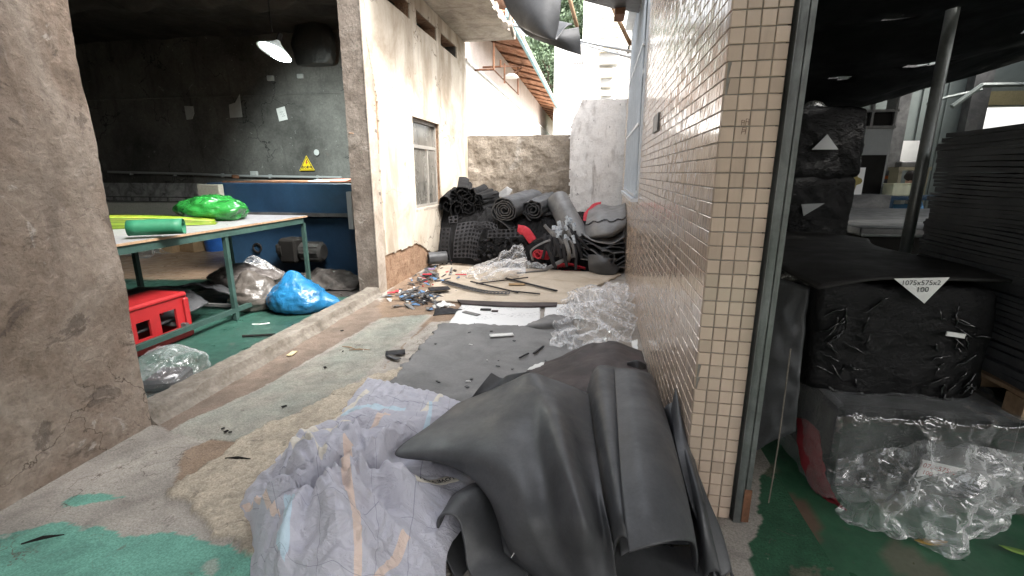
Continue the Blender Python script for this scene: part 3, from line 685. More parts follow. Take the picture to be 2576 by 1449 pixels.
p = AX(1285, 194, bx_); q = MB(); q.lathe([(0, .10), (.10, .08), (.22, .0), (.20, -.01), (0, .03)], p, 16); q.build('dish_lamp', M['house_white'], label='shallow white dish hung on the rusty bracket frame', cat='lamp')

# far white apartment block with windows and a balcony stack
ab = thing('apartment_block', 'sunlit white apartment block rising behind the broken white wall', 'building', (-.8, 24, 0))
M['ab_white'] = plain('block_white_mat', (.78, .78, .77), .8, .2, var=.04)
M['ab_grey'] = plain('block_grey_mat', (.34, .34, .34), .8, .2)
M['ab_beige'] = plain('block_beige_mat', (.58, .53, .41), .8, .2, bump=.1)
q = MB(); q.box((0.2, 2, 3.7), (2.7, 4, 7.4)); q.build('block_wall', M['ab_white'], ab)
q = MB(); q.box((1.7, 3, 5.2), (3.2, 4, 10.4)); q.build('rear_block', M['ab_white'], ab)
for (x0, y0, x1, y1) in ((1444, 148, 1468, 160), (1421, 216, 1428, 224), (1428, 226, 1437, 234), (1449, 216, 1465, 224), (1457, 224, 1465, 232), (1436, 234, 1446, 239)):
    a = AY(x0, y0, 24); c = AY(x1, y1, 24); f_ = MB()
    cxx, czz = (a[0]+c[0])/2+.8, (a[2]+c[2])/2; wx, wz = c[0]-a[0], a[2]-c[2]
    f_.box((cxx, -.012, czz), (wx, .03, wz)); fo = f_.build('window', M['ab_grey'], ab)
    g_ = MB(); n_ = max(2, int(wx/.09))
    for k in range(1, n_): g_.box((cxx-wx/2+wx*k/n_, -.04, czz), (.018, .02, wz))
    for k in (1, 2): g_.box((cxx, -.042, czz-wz/2+wz*k/3), (wx, .02, .018))
    g_.build('window_bars', M['ab_white'], fo)
for k, (yt, ym, yb, xr) in enumerate(((30, 130, 158, 1556), (172, 195, 216, 1540), (228, 240, 254, 1538))):
    a = AY(1512, yt, 23.2); m_ = AY(1512, ym, 23.2); c = AY(xr, yb, 23.2)
    f_ = MB(); f_.box(((a[0]+c[0])/2+.8, -.3, (a[2]+m_[2])/2), (c[0]-a[0], 1.0, a[2]-m_[2])); bo = f_.build('balcony', M['ab_beige'], ab)
    g_ = MB(); g_.box(((a[0]+c[0])/2+.8, -.25, (m_[2]+c[2])/2), (c[0]-a[0]-.05, .85, m_[2]-c[2])); g_.build('balcony_recess', M['ab_grey'], bo)
    g_ = MB()
    for j in range(4): g_.box(((a[0]+c[0])/2+.8, -.82, m_[2]+(a[2]-m_[2])*(j+.5)/4), (c[0]-a[0]+.03, .03, .05))
    g_.build('balcony_rail', M['ab_white'], bo)

# wooded hill
hx = np.linspace(-60, 9, 50); hy = np.linspace(30, 120, 45); X, Y = np.meshgrid(hx, hy, indexing='ij')
Zh = -.2+np.clip((Y-30)*.34, 0, 16)*(1+.15*fbm(X*.05, Y*.05, 3, 3))
V, F = sheet_vf(np.stack([X, Y, Zh], -1), -.3); link('hill', mesh_of('hill', V, F, True), surf('hill_mat', [(.04, .06, .025), (.08, .11, .05)], scale=.3, bump=0), kind='structure')
M['leaf'] = surf('leaf_mat', [(.09, .13, .08), (.13, .18, .11), (.17, .23, .14)], scale=.9, fine=.3, fscale=9, bump=0, rough=.6)
M['bark'] = surf('bark_mat', [(.08, .06, .045), (.14, .11, .09)], scale=6., bump=.3)
def tree(x, y, z, h, r, seed, label):
    rs = np.random.RandomState(seed)
    t_ = thing('tree', label, 'tree', (x, y, z), group='trees on the hill')
    q = MB(); pts = [(0, 0, 0), (.1, 0, h*.3), (.05, .1, h*.6), (0, 0, h*.85)]; q.tube(pts, [r*.09, r*.07, r*.05, r*.02], 7)
    for k in range(6):
        a = k*1.05+seed; q.tube([(0, 0, h*(.35+.06*k)), (r*.5*math.cos(a), r*.5*math.sin(a), h*(.5+.07*k))], [r*.04, r*.015], 5)
    q.build('trunk', M['bark'], t_)
    cl = rs.normal(size=(26, 3)); cl /= np.linalg.norm(cl, axis=1)[:, None]; cl *= (rs.rand(26, 1)**.4)*np.array([r, r, h*.36]); cl[:, 2] += h*.66
    n = 2600; c = cl[rs.randint(0, 26, n)]+rs.normal(size=(n, 3))*r*.2
    d = rs.normal(size=(n, 3)); d /= np.linalg.norm(d, axis=1)[:, None]; e = np.cross(d, rs.normal(size=(n, 3))); e /= np.linalg.norm(e, axis=1)[:, None]; s = (.10+.14*rs.rand(n, 1))*r*.5
    V = np.stack([c-d*s, c+e*s*.5, c+d*s, c-e*s*.5], 1).reshape(-1, 3)
    link('crown', mesh_of('crown', V, np.arange(4*n).reshape(n, 4)), M['leaf'], t_)
for k, (xp, yp, Yd, h, r, lab) in enumerate(((1455, 30, 46, 7, 3.2, 'pale green leafy tree on the hill seen through the gap under the hung sheet'), (1490, 70, 42, 5, 2.2, 'small round tree on the hill just above the white block roof'),
        (1365, 150, 44, 8, 2.6, 'leafy tree on the hill between the blue eave board and the white block'), (1420, 20, 52, 8, 3.4, 'taller tree at the hill top behind the hanging black sheet'),
        (1380, 185, 40, 5, 1.6, 'lowest bushy tree beside the lower end of the blue eave board'))):
    p = AY(xp, yp, Yd); zh = -.2+min(16, (Yd-30)*.34); tree(p[0], Yd, max(zh, p[2]-h*.66), h, r, 20+k, lab)

# sheet, rafters and poles hung over the alley
def AYc(rows): return [[AY(x, y, Yd) for (x, y, Yd) in r] for r in rows]
A = AYc([[(1250, -60, 6.7), (1310, -70, 6.5), (1360, -70, 6.4), (1418, -70, 6.5)], [(1272, 15, 6.7), (1320, 15, 6.45), (1365, 22, 6.4), (1410, 22, 6.5)],
         [(1298, 55, 6.7), (1335, 70, 6.5), (1372, 76, 6.45), (1405, 66, 6.55)], [(1325, 76, 6.75), (1352, 89, 6.6), (1380, 98, 6.55), (1398, 101, 6.6)],
         [(1340, 72, 6.95), (1370, 86, 6.8), (1402, 88, 6.75), (1424, 68, 6.75)], [(1345, 40, 7.1), (1380, 50, 7.), (1412, 55, 6.95), (1440, 62, 6.9)]])
sh = thing('hanging_sheet', 'dark grey rubber sheet sagging from the roof edge above the alley', 'sheet', (0, 0, 0))
sheet_obj('front_fold', spl(A, 50, 40), M['foam'], sh, th=.012)
B = AYc([[(1296, 55, 7.2), (1350, 66, 7.1), (1405, 74, 7.1), (1456, 68, 7.2)], [(1318, 82, 7.2), (1368, 92, 7.1), (1412, 98, 7.1), (1460, 97, 7.2)], [(1345, 99, 7.25), (1385, 112, 7.2), (1425, 127, 7.2), (1462, 138, 7.25)]])
sheet_obj('rear_fold', spl(B, 30, 40), M['foam'], sh, th=.012)
def pole(name, a, b2, r, m, label, cat='pole', **kw):
    q = MB(); q.tube([a, tuple((np.array(a)+np.array(b2))/2+np.array([0, 0, -.01])), b2], r, 8); return q.build(name, m, smooth=True, label=label, cat=cat, **kw)
M['wood'] = surf('old_wood_mat', [(.16, .10, .06), (.27, .18, .11), (.34, .24, .16)], scale=4., bump=.3, streak=((20, 20, 2), .4, (.1, .07, .05), .55))
pole('wooden_rafter', AY(1424, -40, 8.8), AY(1452, 68, 9.2), .035, M['wood'], 'brown wooden rafter hanging down near the black hung sheet')
pole('wooden_rafter', AY(1530, -10, 8.8), AY(1586, 112, 9.2), .035, M['wood'], 'brown wooden rafter sloping down towards the tiled wall window')
pole('roof_pipe', AY(1286, 62, 8.9), AY(1592, 130, 8.4), .022, M['alu_white'], 'upper white pipe crossing above the alley', 'pipe')
pole('roof_pipe', AY(1430, 98, 9.4), AY(1592, 146, 9.0), .020, M['alu_white'], 'lower white pipe crossing above the alley beside the tiled wall', 'pipe')
q = MB(); q.tube([AY(1281, 60, 8.2), AY(1270, 64, 7.6)], .05, 10); q.tube([AY(1285, 20, 8.4), AY(1283, 58, 8.4), AY(1292, 90, 8.6)], .03, 8)
q.build('drain_pipe', M['render_grey'], label='short broken drain pipe at the edge of the concrete canopy', cat='pipe')
pl = [G(x, y, 3.42) for (x, y) in ((1470, 2), (1500, 10), (1545, 22), (1613, 33), (1640, -60), (1450, -60))]
q = MB(); q.prism(pl, (0, 0, .04)); rs_ = q.build('roof_scrap', M['dark_steel'], label='grey roofing sheet edge above the alley next to the tiled wall', cat='roof sheet')
q = MB(); a = G(1560, 25, 3.40); q.box((a[0], a[1]+.1, 3.38), (.12, .3, .07)); q.build('roof_batten', M['rust'], rs_)

# ================================================================== warehouse on the right
ww = thing('warehouse_roof', 'dark roof over the warehouse on the right with openings added for light', 'roof', (0, 0, 0))
q = MB(); q.box((1.25, 3.7, 4.3), (1.1, 5.8, .08)); q.box((10.1, 3.7, 4.3), (7.2, 5.8, .08)); q.box((4.15, 1.7, 4.3), (4.7, 1.8, .08)); q.box((4.15, 5.6, 4.3), (4.7, 2.0, .08)); q.box((7.2, -1., 4.3), (13, 3.6, .08)); q.box((3.3, 9.6, 4.3), (5.2, 6, .08)); q.box((10.8, 9.6, 4.3), (5.8, 6, .08)); q.box((6.9, 12, 4.3), (4.0, 1.2, .08)); q.box((6.9, 7.9, 4.3), (4.0, 2.6, .08)); q.build('roof_sheet', M['ceiling'], ww)  # openings added to let sky in above the tarp and at the back
M['tarp'] = surf('black_tarp_mat', [(.004, .004, .0045), (.008, .008, .009), (.014, .014, .015)], scale=2., fine=.1, rough=.5, spec=.08, bump=.3, bscale=9, bdist=.04)
tx = np.linspace(0, 1, 90); ty = np.linspace(0, 1, 80); U, Vv = np.meshgrid(tx, ty, indexing='ij')
fe = np.interp(.7+U*7.5, [.7, 1.92, 2.31, 2.76, 3.57, 8.2], [2.16, 2.10, 2.07, 2.2, 2.44, 3.7])
Xt = .72+U*7.5; Yt = 2.06+Vv*2.95; Zt = (2.55+.12*U*7.5)*(1-Vv)+fe*Vv
Zt = Zt+.07*np.sin(Vv*26+2.5*fbm(Xt*.5, Yt*.4, 1.2, 3))*(.4+.8*fbm(Xt*.8, Yt*.8, 6.1, 3))*np.sin(np.pi*np.clip(Vv*1.02, 0, 1))+.03*fbm(Xt*2, Yt*3, 2, 3)
slit = np.ones((89, 79), bool); cu, cv = (tx[1:]+tx[:-1])/2, (ty[1:]+ty[:-1])/2; CU, CV = np.meshgrid(cu, cv, indexing='ij')  # slits added so the sky above shows through as bright flecks
for (xs, ys, lx, ly) in ((2.2, 3.1, .16, .05), (2.55, 3.35, .2, .04), (1.9, 2.8, .14, .05), (2.9, 3.9, .16, .04), (1.75, 3.4, .10, .04), (3.1, 3.2, .2, .05), (1.5, 2.9, .12, .04), (2.4, 4.2, .14, .04), (3.4, 4.3, .16, .04), (2.7, 2.75, .2, .05), (1.35, 4.0, .1, .05), (1.9, 4.4, .12, .03)):
    slit &= ~((np.abs(.72+CU*7.5-xs) < lx) & (np.abs(2.06+CV*2.95-ys-.2*(.72+CU*7.5-xs)) < ly))
sheet_obj('roof_tarp', np.stack([Xt, Yt, Zt], -1), M['tarp'], th=.01, mask=slit, label='black wavy tarpaulin slung under the warehouse roof', cat='tarpaulin')
# outer walls
M['panel'] = surf('green_panel_mat', [(.115, .135, .128), (.16, .185, .175)], scale=1.2, fine=.06, bump=.1, rough=.6)
Yb = 11.0
o0 = AY(2470, 268, Yb); o1 = AY(2476, 348, Yb)
wbk = thing('warehouse_back_wall', 'grey green panelled back wall of the warehouse with a bright opening', 'wall', (0, Yb, 0))
xa, xb2, za, zb = o0[0], o0[0]+2.3, o1[2], o0[2]
q = MB(); q.box(((1+xa)/2, .1, 2.2), (xa-1, .2, 4.4)); q.box(((xb2+13)/2, .1, 2.2), (13-xb2, .2, 4.4)); q.box(((xa+xb2)/2, .1, za/2), (xb2-xa, .2, za)); q.box(((xa+xb2)/2, .1, (zb+4.4)/2), (xb2-xa, .2, 4.4-zb)); q.build('wall_panel', M['panel'], wbk)
q = MB(); q.box(((xa+xb2)/2, -.05, zb+.14), (xb2-xa+.3, .12, .24)); q.build('opening_lintel', surf('lintel_mat', [(.24, .2, .1), (.3, .26, .15)]), wbk)
q = MB()
for x in np.arange(4.2, 12.5, .42):
    if xa-.02 < x < xb2+.02: continue
    q.box((x, -.012, 2.2), (.03, .024, 4.4))
q.build('panel_seam', M['panel'], wbk, kind='stuff')
q = MB(); q.box((xa-.2, -.12, 2.2), (.3, .2, 4.4)); q.build('wall_column', M['dark_steel'], wbk)
q = MB(); q.box((13, 5, 2.2), (.2, 14.5, 4.4)); q.build('warehouse_side_wall', M['panel'], label='far side wall of the warehouse', cat='wall')
q = MB(); q.tube([AY(2333, 262, 10.4), AY(2380, 245, 10.4), AY(2470, 225, 10.4)], .03, 6); q.tube([AY(2395, 268, 10), AY(2470, 214, 10), AY(2600, 212, 10)], .045, 6); q.build('wall_pipe', M['panel'], label='grey pipe bending up along the warehouse back wall', cat='pipe')
# office partition
of = thing('office_partition', 'grey office partition with a dark door and a dark window band inside the warehouse', 'partition', (0, 9.4, 0))
A0 = AY(2085, 480, 9.4); A1 = AY(2248, 322, 9.4); A2 = AY(2240, 222, 9.4); A3 = AY(2245, 278, 9.4)
M['office'] = plain('office_grey_mat', (.30, .31, .31), .7, .3, var=.06)
q = MB(); q.box(((A0[0]+A1[0])/2-.2, .1, A1[2]/2), (A1[0]-A0[0]+.4, .2, A1[2])); q.build('partition_wall', M['office'], of)
q = MB(); q.box(((A0[0]+A1[0])/2, .1, (A1[2]+A3[2])/2+.02), (A1[0]-A0[0], .1, A3[2]-A1[2])); q.build('window_band', M['dark'], of)
q = MB()
for x in (A0[0], (A0[0]+A1[0])/2+.05, A1[0]-.03): q.box((x, -.02, (A1[2]+A2[2])/2), (.04, .06, A2[2]-A1[2]))
for z in (A1[2]+.02, A3[2], A2[2]): q.box(((A0[0]+A1[0])/2, -.021, z), (A1[0]-A0[0]+.04, .06, .04))
q.build('window_frame', M['dark_steel'], of)
d0 = AY(2140, 390, 9.38); d1 = AY(2208, 500, 9.38)
q = MB(); q.box(((d0[0]+d1[0])/2, -.03, d0[2]/2), (d1[0]-d0[0], .05, d0[2])); dr = q.build('door', M['dark'], of)
q = MB(); q.box((d1[0]-.08, -.07, 1.0), (.03, .05, .14)); q.build('door_handle', M['steel'], dr)
c0 = AY(2239, 330, 10.5); c1 = AY(2275, 330, 10.5)
q = MB(); q.box(((c0[0]+c1[0])/2, 10.62, 2.1), (c1[0]-c0[0], .3, 4.2)); co = q.build('warehouse_column', M['dark_steel'], label='dark concrete column with an orange band inside the warehouse', cat='column')
a = AY(2240, 446, 10.4); q = MB(); q.box(((c0[0]+c1[0])/2, 10.464, a[2]), (c1[0]-c0[0]+.01, .012, .06)); q.build('orange_band', plain('orange_mat', (.5, .12, .02), .6), co)
a = AY(2275, 353, 10.6); b3 = AY(2332, 408, 10.6)
q = MB(); q.box(((a[0]+b3[0])/2, 10.7, (a[2]+b3[2])/2), (b3[0]-a[0], .04, a[2]-b3[2])); q.build('white_board', M['paper'], label='plain white board on the warehouse back wall beside the dark column', cat='board')
a = AY(2268, 405, 10.2); b3 = AY(2306, 421, 10.2)
q = MB(); q.box(((a[0]+b3[0])/2, 10.3, (a[2]+b3[2])/2), (b3[0]-a[0], .2, a[2]-b3[2]), ch=.02); q.build('dark_box', M['dark_steel'], label='small dark box on the shelf under the white board', cat='box')
sx = AY(2262, 424, 10.1); sx2 = AY(2345, 424, 10.1)
q = MB(); q.box(((sx[0]+sx2[0])/2, 10.28, sx[2]), (sx2[0]-sx[0], .34, .06));
for x in (sx[0]+.05, (sx[0]+sx2[0])/2+.1, sx2[0]-.05): q.box((x, 10.28, sx[2]/2), (.06, .3, sx[2]-.06))
q.build('work_shelf', surf('shelf_mat', [(.2, .18, .12), (.27, .24, .17)]), label='pale work shelf under the white board at the warehouse back', cat='shelf')
# person bent over behind the crates
M['blue_shirt'] = plain('blue_shirt_mat', (.10, .25, .45), .8); M['skin'] = plain('skin_mat', (.42, .25, .17), .6); M['hair'] = plain('hair_mat', (.02, .015, .012), .7)
pp = AY(2272, 450, 9.8)
pe = thing('person', 'person in a blue shirt leaning over the pale crates deep in the warehouse', 'person', (pp[0], 9.8, 0))
sk = bpy.data.meshes.new('body'); hz = pp[2]
J = [(0, 0, hz-.80), (0, -.03, hz-.60), (0, -.10, hz-.36), (0, -.16, hz-.22), (0, -.20, hz-.12), (0, -.23, hz+.02), (0, -.24, hz+.08),
     (-.19, -.10, hz-.28), (-.27, -.18, hz-.52), (-.16, -.42, hz-.60), (.19, -.10, hz-.28), (.27, -.18, hz-.52), (.16, -.42, hz-.60), (-.10, -.05, hz-.85), (-.12, -.42, hz-.87), (-.12, -.42, max(.05, hz-1.40)), (.10, -.05, hz-.85), (.12, -.42, hz-.87), (.12, -.42, max(.05, hz-1.40))]
Ed = [(0, 1), (1, 2), (2, 3), (3, 4), (4, 5), (5, 6), (2, 7), (7, 8), (8, 9), (2, 10), (10, 11), (11, 12), (0, 13), (13, 14), (14, 15), (0, 16), (16, 17), (17, 18)]
rr_ = [.15, .15, .17, .075, .065, .095, .07, .075, .05, .035, .075, .05, .035, .1, .08, .05, .1, .08, .05]
sk.from_pydata(J, Ed, []); so_ = bpy.data.objects.new('body', sk); COL.objects.link(so_)
md = so_.modifiers.new('skin', 'SKIN'); md2 = so_.modifiers.new('sub', 'SUBSURF'); md2.levels = 2
for i, v in enumerate(sk.skin_vertices[0].data): v.radius = (rr_[i], rr_[i]); v.use_root = (i == 0)
dg = bpy.context.evaluated_depsgraph_get(); me = bpy.data.meshes.new_from_object(so_.evaluated_get(dg)); bpy.data.objects.remove(so_)
body = link('body', me, [M['blue_shirt'], M['skin'], M['dark']], pe)
for p in me.polygons:
    z = p.center.z; p.material_index = 1 if (z > hz-.17 or (p.center.y < -.3 and z > hz-.7)) else (2 if z < hz-.7 else 0)
    p.use_smooth = True
q = MB(); Mh = Euler((.5, 0, 0)).to_matrix(); q.lathe([(.001, .112), (.055, .10), (.095, .055), (.104, 0), (.10, -.03)], (0, -.215, hz+.035), 14, Mh); q.build('hair', M['hair'], pe, smooth=True)
q = MB(); q.box((0, -.03, hz-1.0), (.4, .35, .06)); 
for sx_ in (-.16, .16): q.box((sx_, .08, (hz-1.03)/2), (.04, .04, hz-1.03)); q.box((sx_, -.14, (hz-1.03)/2), (.04, .04, hz-1.03))
q.build('stool', M['dark_steel'], label='dark stool under the person in the blue shirt', cat='stool', loc=(pp[0], 9.85, 0))
M['crate'] = plain('pale_crate_mat', (.72, .72, .52), .5, .4)
for k, xp in enumerate((2251, 2271, 2291)):
    a = AY(xp, 492, 9.0); b3 = AY(xp, 463, 9.0); h = b3[2]-a[2]
    q = MB(); q.box((0, 0, h/2), (.148, .3, h), ch=.012); co = thing('pale_crate', ('pale yellow crate left of two others in front of the person', 'middle pale yellow crate in front of the person', 'pale yellow crate right of two others in front of the person')[k], 'crate', (a[0], 9.1, a[2]), group='pale crates in the warehouse')
    q.build('crate_body', M['crate'], co); q = MB(); q.box((0, 0, h+.006), (.156, .31, .014)); q.build('crate_rim', M['crate'], co)
zt = AY(2271, 492, 9.0)[2]; cxp = AY(2271, 492, 9.0)[0]
q = MB(); q.box((cxp+.25, 9.05, zt-.03), (1.3, .8, .05));
for x in (cxp-.35, cxp+.85):
    for y in (8.65, 9.45): q.box((x, y, (zt-.05)/2), (.05, .05, zt-.05))
q.build('crate_table', surf('blue_table_mat', [(.03, .06, .10), (.05, .09, .14)]), label='dark blue table under the pale crates', cat='table')
# cutting machine table
mt = thing('cutting_table', 'long black cutting table with pale bundles on it inside the warehouse', 'machine', (0, 0, 0))
t0 = G(2120, 500, .98); t1 = G(2310, 540, .98)
q = MB(); q.box((4.15, 6.7, .93), (3.0, 3.0, .08), ch=.01); q.build('table_top', M['dark_steel'], mt)
q = MB(); q.box((4.15, 6.75, .45), (2.9, 2.9, .86)); q.build('table_base', M['dark'], mt)
q = MB(); q.tube([(2.66, 5.18, .90), (5.64, 5.18, .90)], .014, 6); q.build('edge_rail', M['steel'], mt)
for k, (x, y, s_) in enumerate(((*G(2250, 509, .99)[:2], .17), (*G(2273, 507, .99)[:2], .15), (*G(2293, 509, .99)[:2], .13))):
    bb2 = [(x+s_*math.cos(a)*.9*(1+.1*math.sin(3*a)), y+.14*math.sin(a), .97) for a in np.linspace(0, 6.28, 14)[:-1]]
    q = MB(); q.prism(bb2, (0, 0, .09)); q.build('white_bundle', M['paper'], label=('pale bundle nearest the office end of the black cutting table', 'middle pale bundle lying on the black cutting table', 'pale bundle nearest the steel pole on the black cutting table')[k], cat='bundle', group='pale bundles on the cutting table')
a = AY(2147, 455, 8.6); q = MB(); q.box((a[0], 8.6, a[2]), (.28, .03, .42)); po = q.build('poster', M['paper'], label='white poster with a dark yellow splash standing by the office door', cat='poster')
q = MB(); q.prism([(a[0]+.09*math.cos(t_)*(1+.35*math.cos(4*t_)), 8.583, a[2]+.13*math.sin(t_)*(1+.3*math.cos(4*t_))) for t_ in np.linspace(0, 6.283, 25)[:-1]], (0, -.004, 0)); q.build('poster_print', plain('ochre_mat', (.25, .2, .06), .7), po)
q = MB(); q.box((a[0], 8.6, (a[2]-.21)/2), (.9, .5, a[2]-.21)); q.build('poster_stand', M['dark_steel'], label='dark low cabinet under the white poster', cat='cabinet')
# steel pole
q = MB(); q.tube([(1.99, 3.36, 0), (1.99, 3.36, 2.75)], .032, 12); q.build('steel_pole', M['steel'], smooth=True, label='round grey steel pole holding up the black tarpaulin', cat='pole')

# bales
def bale(name, label, c, size, seed, m, group=None, amp=.03, puff=.12, cat='bale', parent=None, rz=0, bot=True):
    """plastic-wrapped block: rounded box with creased, puffed faces"""
    n = 40; hx, hy, hz = size[0]/2, size[1]/2, size[2]/2
    V = []; F = []
    us = np.linspace(-1, 1, n); A_, B_ = np.meshgrid(us, us, indexing='ij')
    tot = 0; VV = []
    for ax in range(3):
        for sg in (-1, 1):
            P = np.empty((n, n, 3)); P[..., ax] = sg; P[..., (ax+1) % 3] = A_; P[..., (ax+2) % 3] = B_*sg
            VV.append(P.reshape(-1, 3)); idx = np.arange(n*n).reshape(n, n)+tot; tot += n*n
            F.append(np.stack([idx[:-1, :-1], idx[1:, :-1], idx[1:, 1:], idx[:-1, 1:]], -1).reshape(-1, 4))
    Q = np.concatenate(VV); F = np.concatenate(F)
    p4 = (np.abs(Q)**13).sum(1)**(1/13); Qr = Q/p4[:, None]
    d = Qr/np.linalg.norm(Qr, axis=1)[:, None]
    W = Qr*np.array([hx, hy, hz])
    nz = fbm(W[:, 0]*3+seed, W[:, 1]*3, W[:, 2]*3, 3)*amp*1.2+fbm(W[:, 0]*7+seed, W[:, 1]*7, W[:, 2]*5, 3, ridged=True)*amp*.8
    W = W+d*nz[:, None]; W[:, 2] = np.maximum(W[:, 2], -hz)
    t_ = thing(name, label, cat, (c[0], c[1], c[2]), rz, group) if parent is None else parent
    W[:, 2] += hz
    bm = bmesh.new(); me = mesh_of('wrapping', W, F, True); bm.from_mesh(me); bmesh.ops.remove_doubles(bm, verts=bm.verts, dist=.0008); bm.to_mesh(me); bm.free()
    me.polygons.foreach_set('use_smooth', [True]*len(me.polygons))
    link('wrapping', me, m, t_); return t_
M['wrap'] = surf('black_wrap_mat', [(.002, .002, .0025), (.004, .004, .0045), (.007, .007, .0075)], scale=3., fine=.1, rough=.11, spec=.2, bump=.8, bscale=6, bdist=.05, rvar=.05)
def label_card(parent, pts, texts, ink, m=None):
    """triangular paper slip with hand written figures; pts in world space, texts = (string, (u,v), size)"""
    pts = [Vector(p) for p in pts]; n = (pts[1]-pts[0]).cross(pts[2]-pts[0]).normalized()
    if n.y > 0: n = -n
    q = MB(); q.prism(pts, n*.004); o = q.build('paper_slip', m or M['paper'], None)
    o.parent = parent; o.matrix_parent_inverse = parent_inv(parent)
    ex = (pts[1]-pts[0]).normalized(); ez = ex.cross(n); ez = -ez if ez.z < 0 else ez
    for (s_, org, sz, ang) in texts:
        me = text_mesh(s_, sz); V = np.array([v.co for v in me.vertices]); ca, sa = math.cos(ang), math.sin(ang)
        for v in me.vertices:
            x, y = v.co.x*ca-v.co.y*sa, v.co.x*sa+v.co.y*ca
            v.co = Vector(org)+ex*x+ez*y+n*.006
        t_ = link('handwriting', me, ink); t_.parent = o
    return o
def parent_inv(p):
    return (Matrix.Translation(p.location) @ p.rotation_euler.to_matrix().to_4x4()).inverted() if p is not None else Matrix()
def text_mesh(s_, size, bold=.0):
    cu = bpy.data.curves.new('txt', 'FONT'); cu.body = s_; cu.size = size; cu.align_x = 'CENTER'; cu.align_y = 'CENTER'; cu.offset = bold; cu.resolution_u = 3
    o = bpy.data.objects.new('txt', cu); COL.objects.link(o); dg = bpy.context.evaluated_depsgraph_get(); dg.update()
    me = bpy.data.meshes.new_from_object(o.evaluated_get(dg)); bpy.data.objects.remove(o); me.materials.clear(); return me
M['foam_sheet'] = surf('warehouse_foam_mat', [(.012, .0115, .011), (.019, .018, .017), (.027, .025, .024)], scale=3., fine=.15, rough=.65, spec=.2, bump=.1, bscale=90)
def plastic0(nm):
    t = NT(nm); t.bsdf((.004, .004, .005), .10, .6, 0.); return t.m
BB = bale('black_bale', 'big black plastic wrapped bale with a white triangular slip under the foam sheet', (1.44, 2.66, .46), (.74, .66, .55), 3., M['wrap'], amp=.022)
pts = [AY(2248, 700, 2.30), AY(2388, 697, 2.30), AY(2324, 762, 2.30)]
label_card(BB, pts, [('1075x575x2', (np.array(pts[0])+np.array(pts[1]))/2+np.array([-.0, 0, -.022]), .031, -.02), ('100', (np.array(pts[0])+np.array(pts[1])+np.array(pts[2])*1.1)/3.1+np.array([0, 0, -.012]), .034, 0)], M['ink'])
a = AY(2400, 840, 2.31); q = MB(); q.box((a[0], 2.30, a[2]), (.075, .006, .02), rot=Euler((0, .12, 0))); o = q.build('tape_strip', M['paper']); o.parent = BB; o.matrix_parent_inverse = parent_inv(BB)
fold_m = plastic0('wrap_fold_mat')
def creases(parent, c, size, n, seed):
    rs = np.random.RandomState(seed); q = MB()
    for k in range(n):
        side = 1 if rs.rand() < .5 else -1
        x = c[0]+side*size[0]*(.18+.26*rs.rand()); z = c[2]+size[2]*(.05+.8*rs.rand()); y = c[1]-size[1]/2-.016
        a_ = (.9 if side > 0 else -.9)*(1 if z < c[2]+size[2]*.45 else -1)+rs.normal()*.45; L_ = .03+.10*rs.rand()
        pts = [(x+L_*t_*math.cos(a_)+.012*rs.normal()*t_*(1-t_), y+.004*rs.normal(), z+L_*t_*math.sin(a_)+.02*rs.normal()*t_*(1-t_)) for t_ in np.linspace(-.5, .5, 6)]
        q.tube(pts, [.001, .004, .006, .006, .004, .001], 6)
    o = q.build('wrapping_fold', fold_m, None, smooth=True, kind='stuff'); o.parent = parent; o.matrix_parent_inverse = parent_inv(parent)
creases(BB, (1.44, 2.66, .46), (.74, .66, .55), 46, 5)
# clear wrapped bale on the floor
CB = bale('clear_bale', 'foam bale in crumpled clear plastic on the green floor under the black bale', (1.55, 2.50, .0), (.86, .72, .46), 8., M['film_dark'], amp=.03)
q = MB(); q.box((0, .02, .235), (.74, .60, .43), ch=.02); q.build('foam_block', M['foam_shaded'], CB)
pts = [AY(2320, 1155, 2.07), AY(2432, 1180, 2.07), AY(2305, 1197, 2.07)]
label_card(CB, pts, [('1075x575x2', (np.array(pts[0])*1.1+np.array(pts[1])*.9)/2+np.array([-.015, 0, -.022]), .030, -.02), ('100', np.array(pts[2])+np.array([.035, 0, .022]), .028, 0)], M['red_ink'])
FILMS = (M['film_thick'], M['film_bright'], M['film'])
def crumple(name, label, ctrl, n, m_, mat, grow=1.2, push=.03, seed=1, steps=40, th=.0012, floor=None, cat='plastic sheet', nscale=7., bend=.15, target=.03, parent=None, group=None, smooth=True, ret=False):
    P = settle2(ctrl, n, m_, grow, steps, 3, target, floor, push*1.6, seed, bend, nscale*.8)
    if ret: return P
    if mat in FILMS:
        P = settle2(ctrl, n, m_, grow, steps, 3, target, floor, push*1.6, seed, bend, nscale*.8, fine=-1)
        k = max(2, int(round(2.0))); P = cr(np.swapaxes(cr(np.swapaxes(P, 0, 1), int(m_*.62)), 0, 1), int(n*.62))
        V, F = tri_sheet(P, .35, seed); return link(name, mesh_of(name, V, F), mat, parent, label=label if parent is None else None, cat=cat if parent is None else None, group=group)
    return sheet_obj(name, P, mat, parent, th=th, smooth=smooth, label=label if parent is None else None, cat=cat if parent is None else None, group=group)
# loose plastic spilling in front of it
crumple('clear_bag', 'crumpled clear plastic spilling over the green floor in front of the foam bale', [[AY(2120, 1150, 2.1), AY(2250, 1120, 2.07), AY(2380, 1110, 2.06), AY(2560, 1130, 2.12)], [AY(2120, 1220, 2.06), AY(2250, 1210, 1.98), AY(2380, 1200, 1.96), AY(2560, 1210, 2.06)],
        [G(2120, 1290, .02), G(2240, 1310, .08), G(2390, 1320, .09), G(2540, 1290, .05)], [G(2140, 1320, 0), G(2260, 1345, .01), G(2400, 1385, .01), G(2500, 1335, .01)]], 70, 80, M['film_thick'], 1.25, .05, 4, nscale=5.)
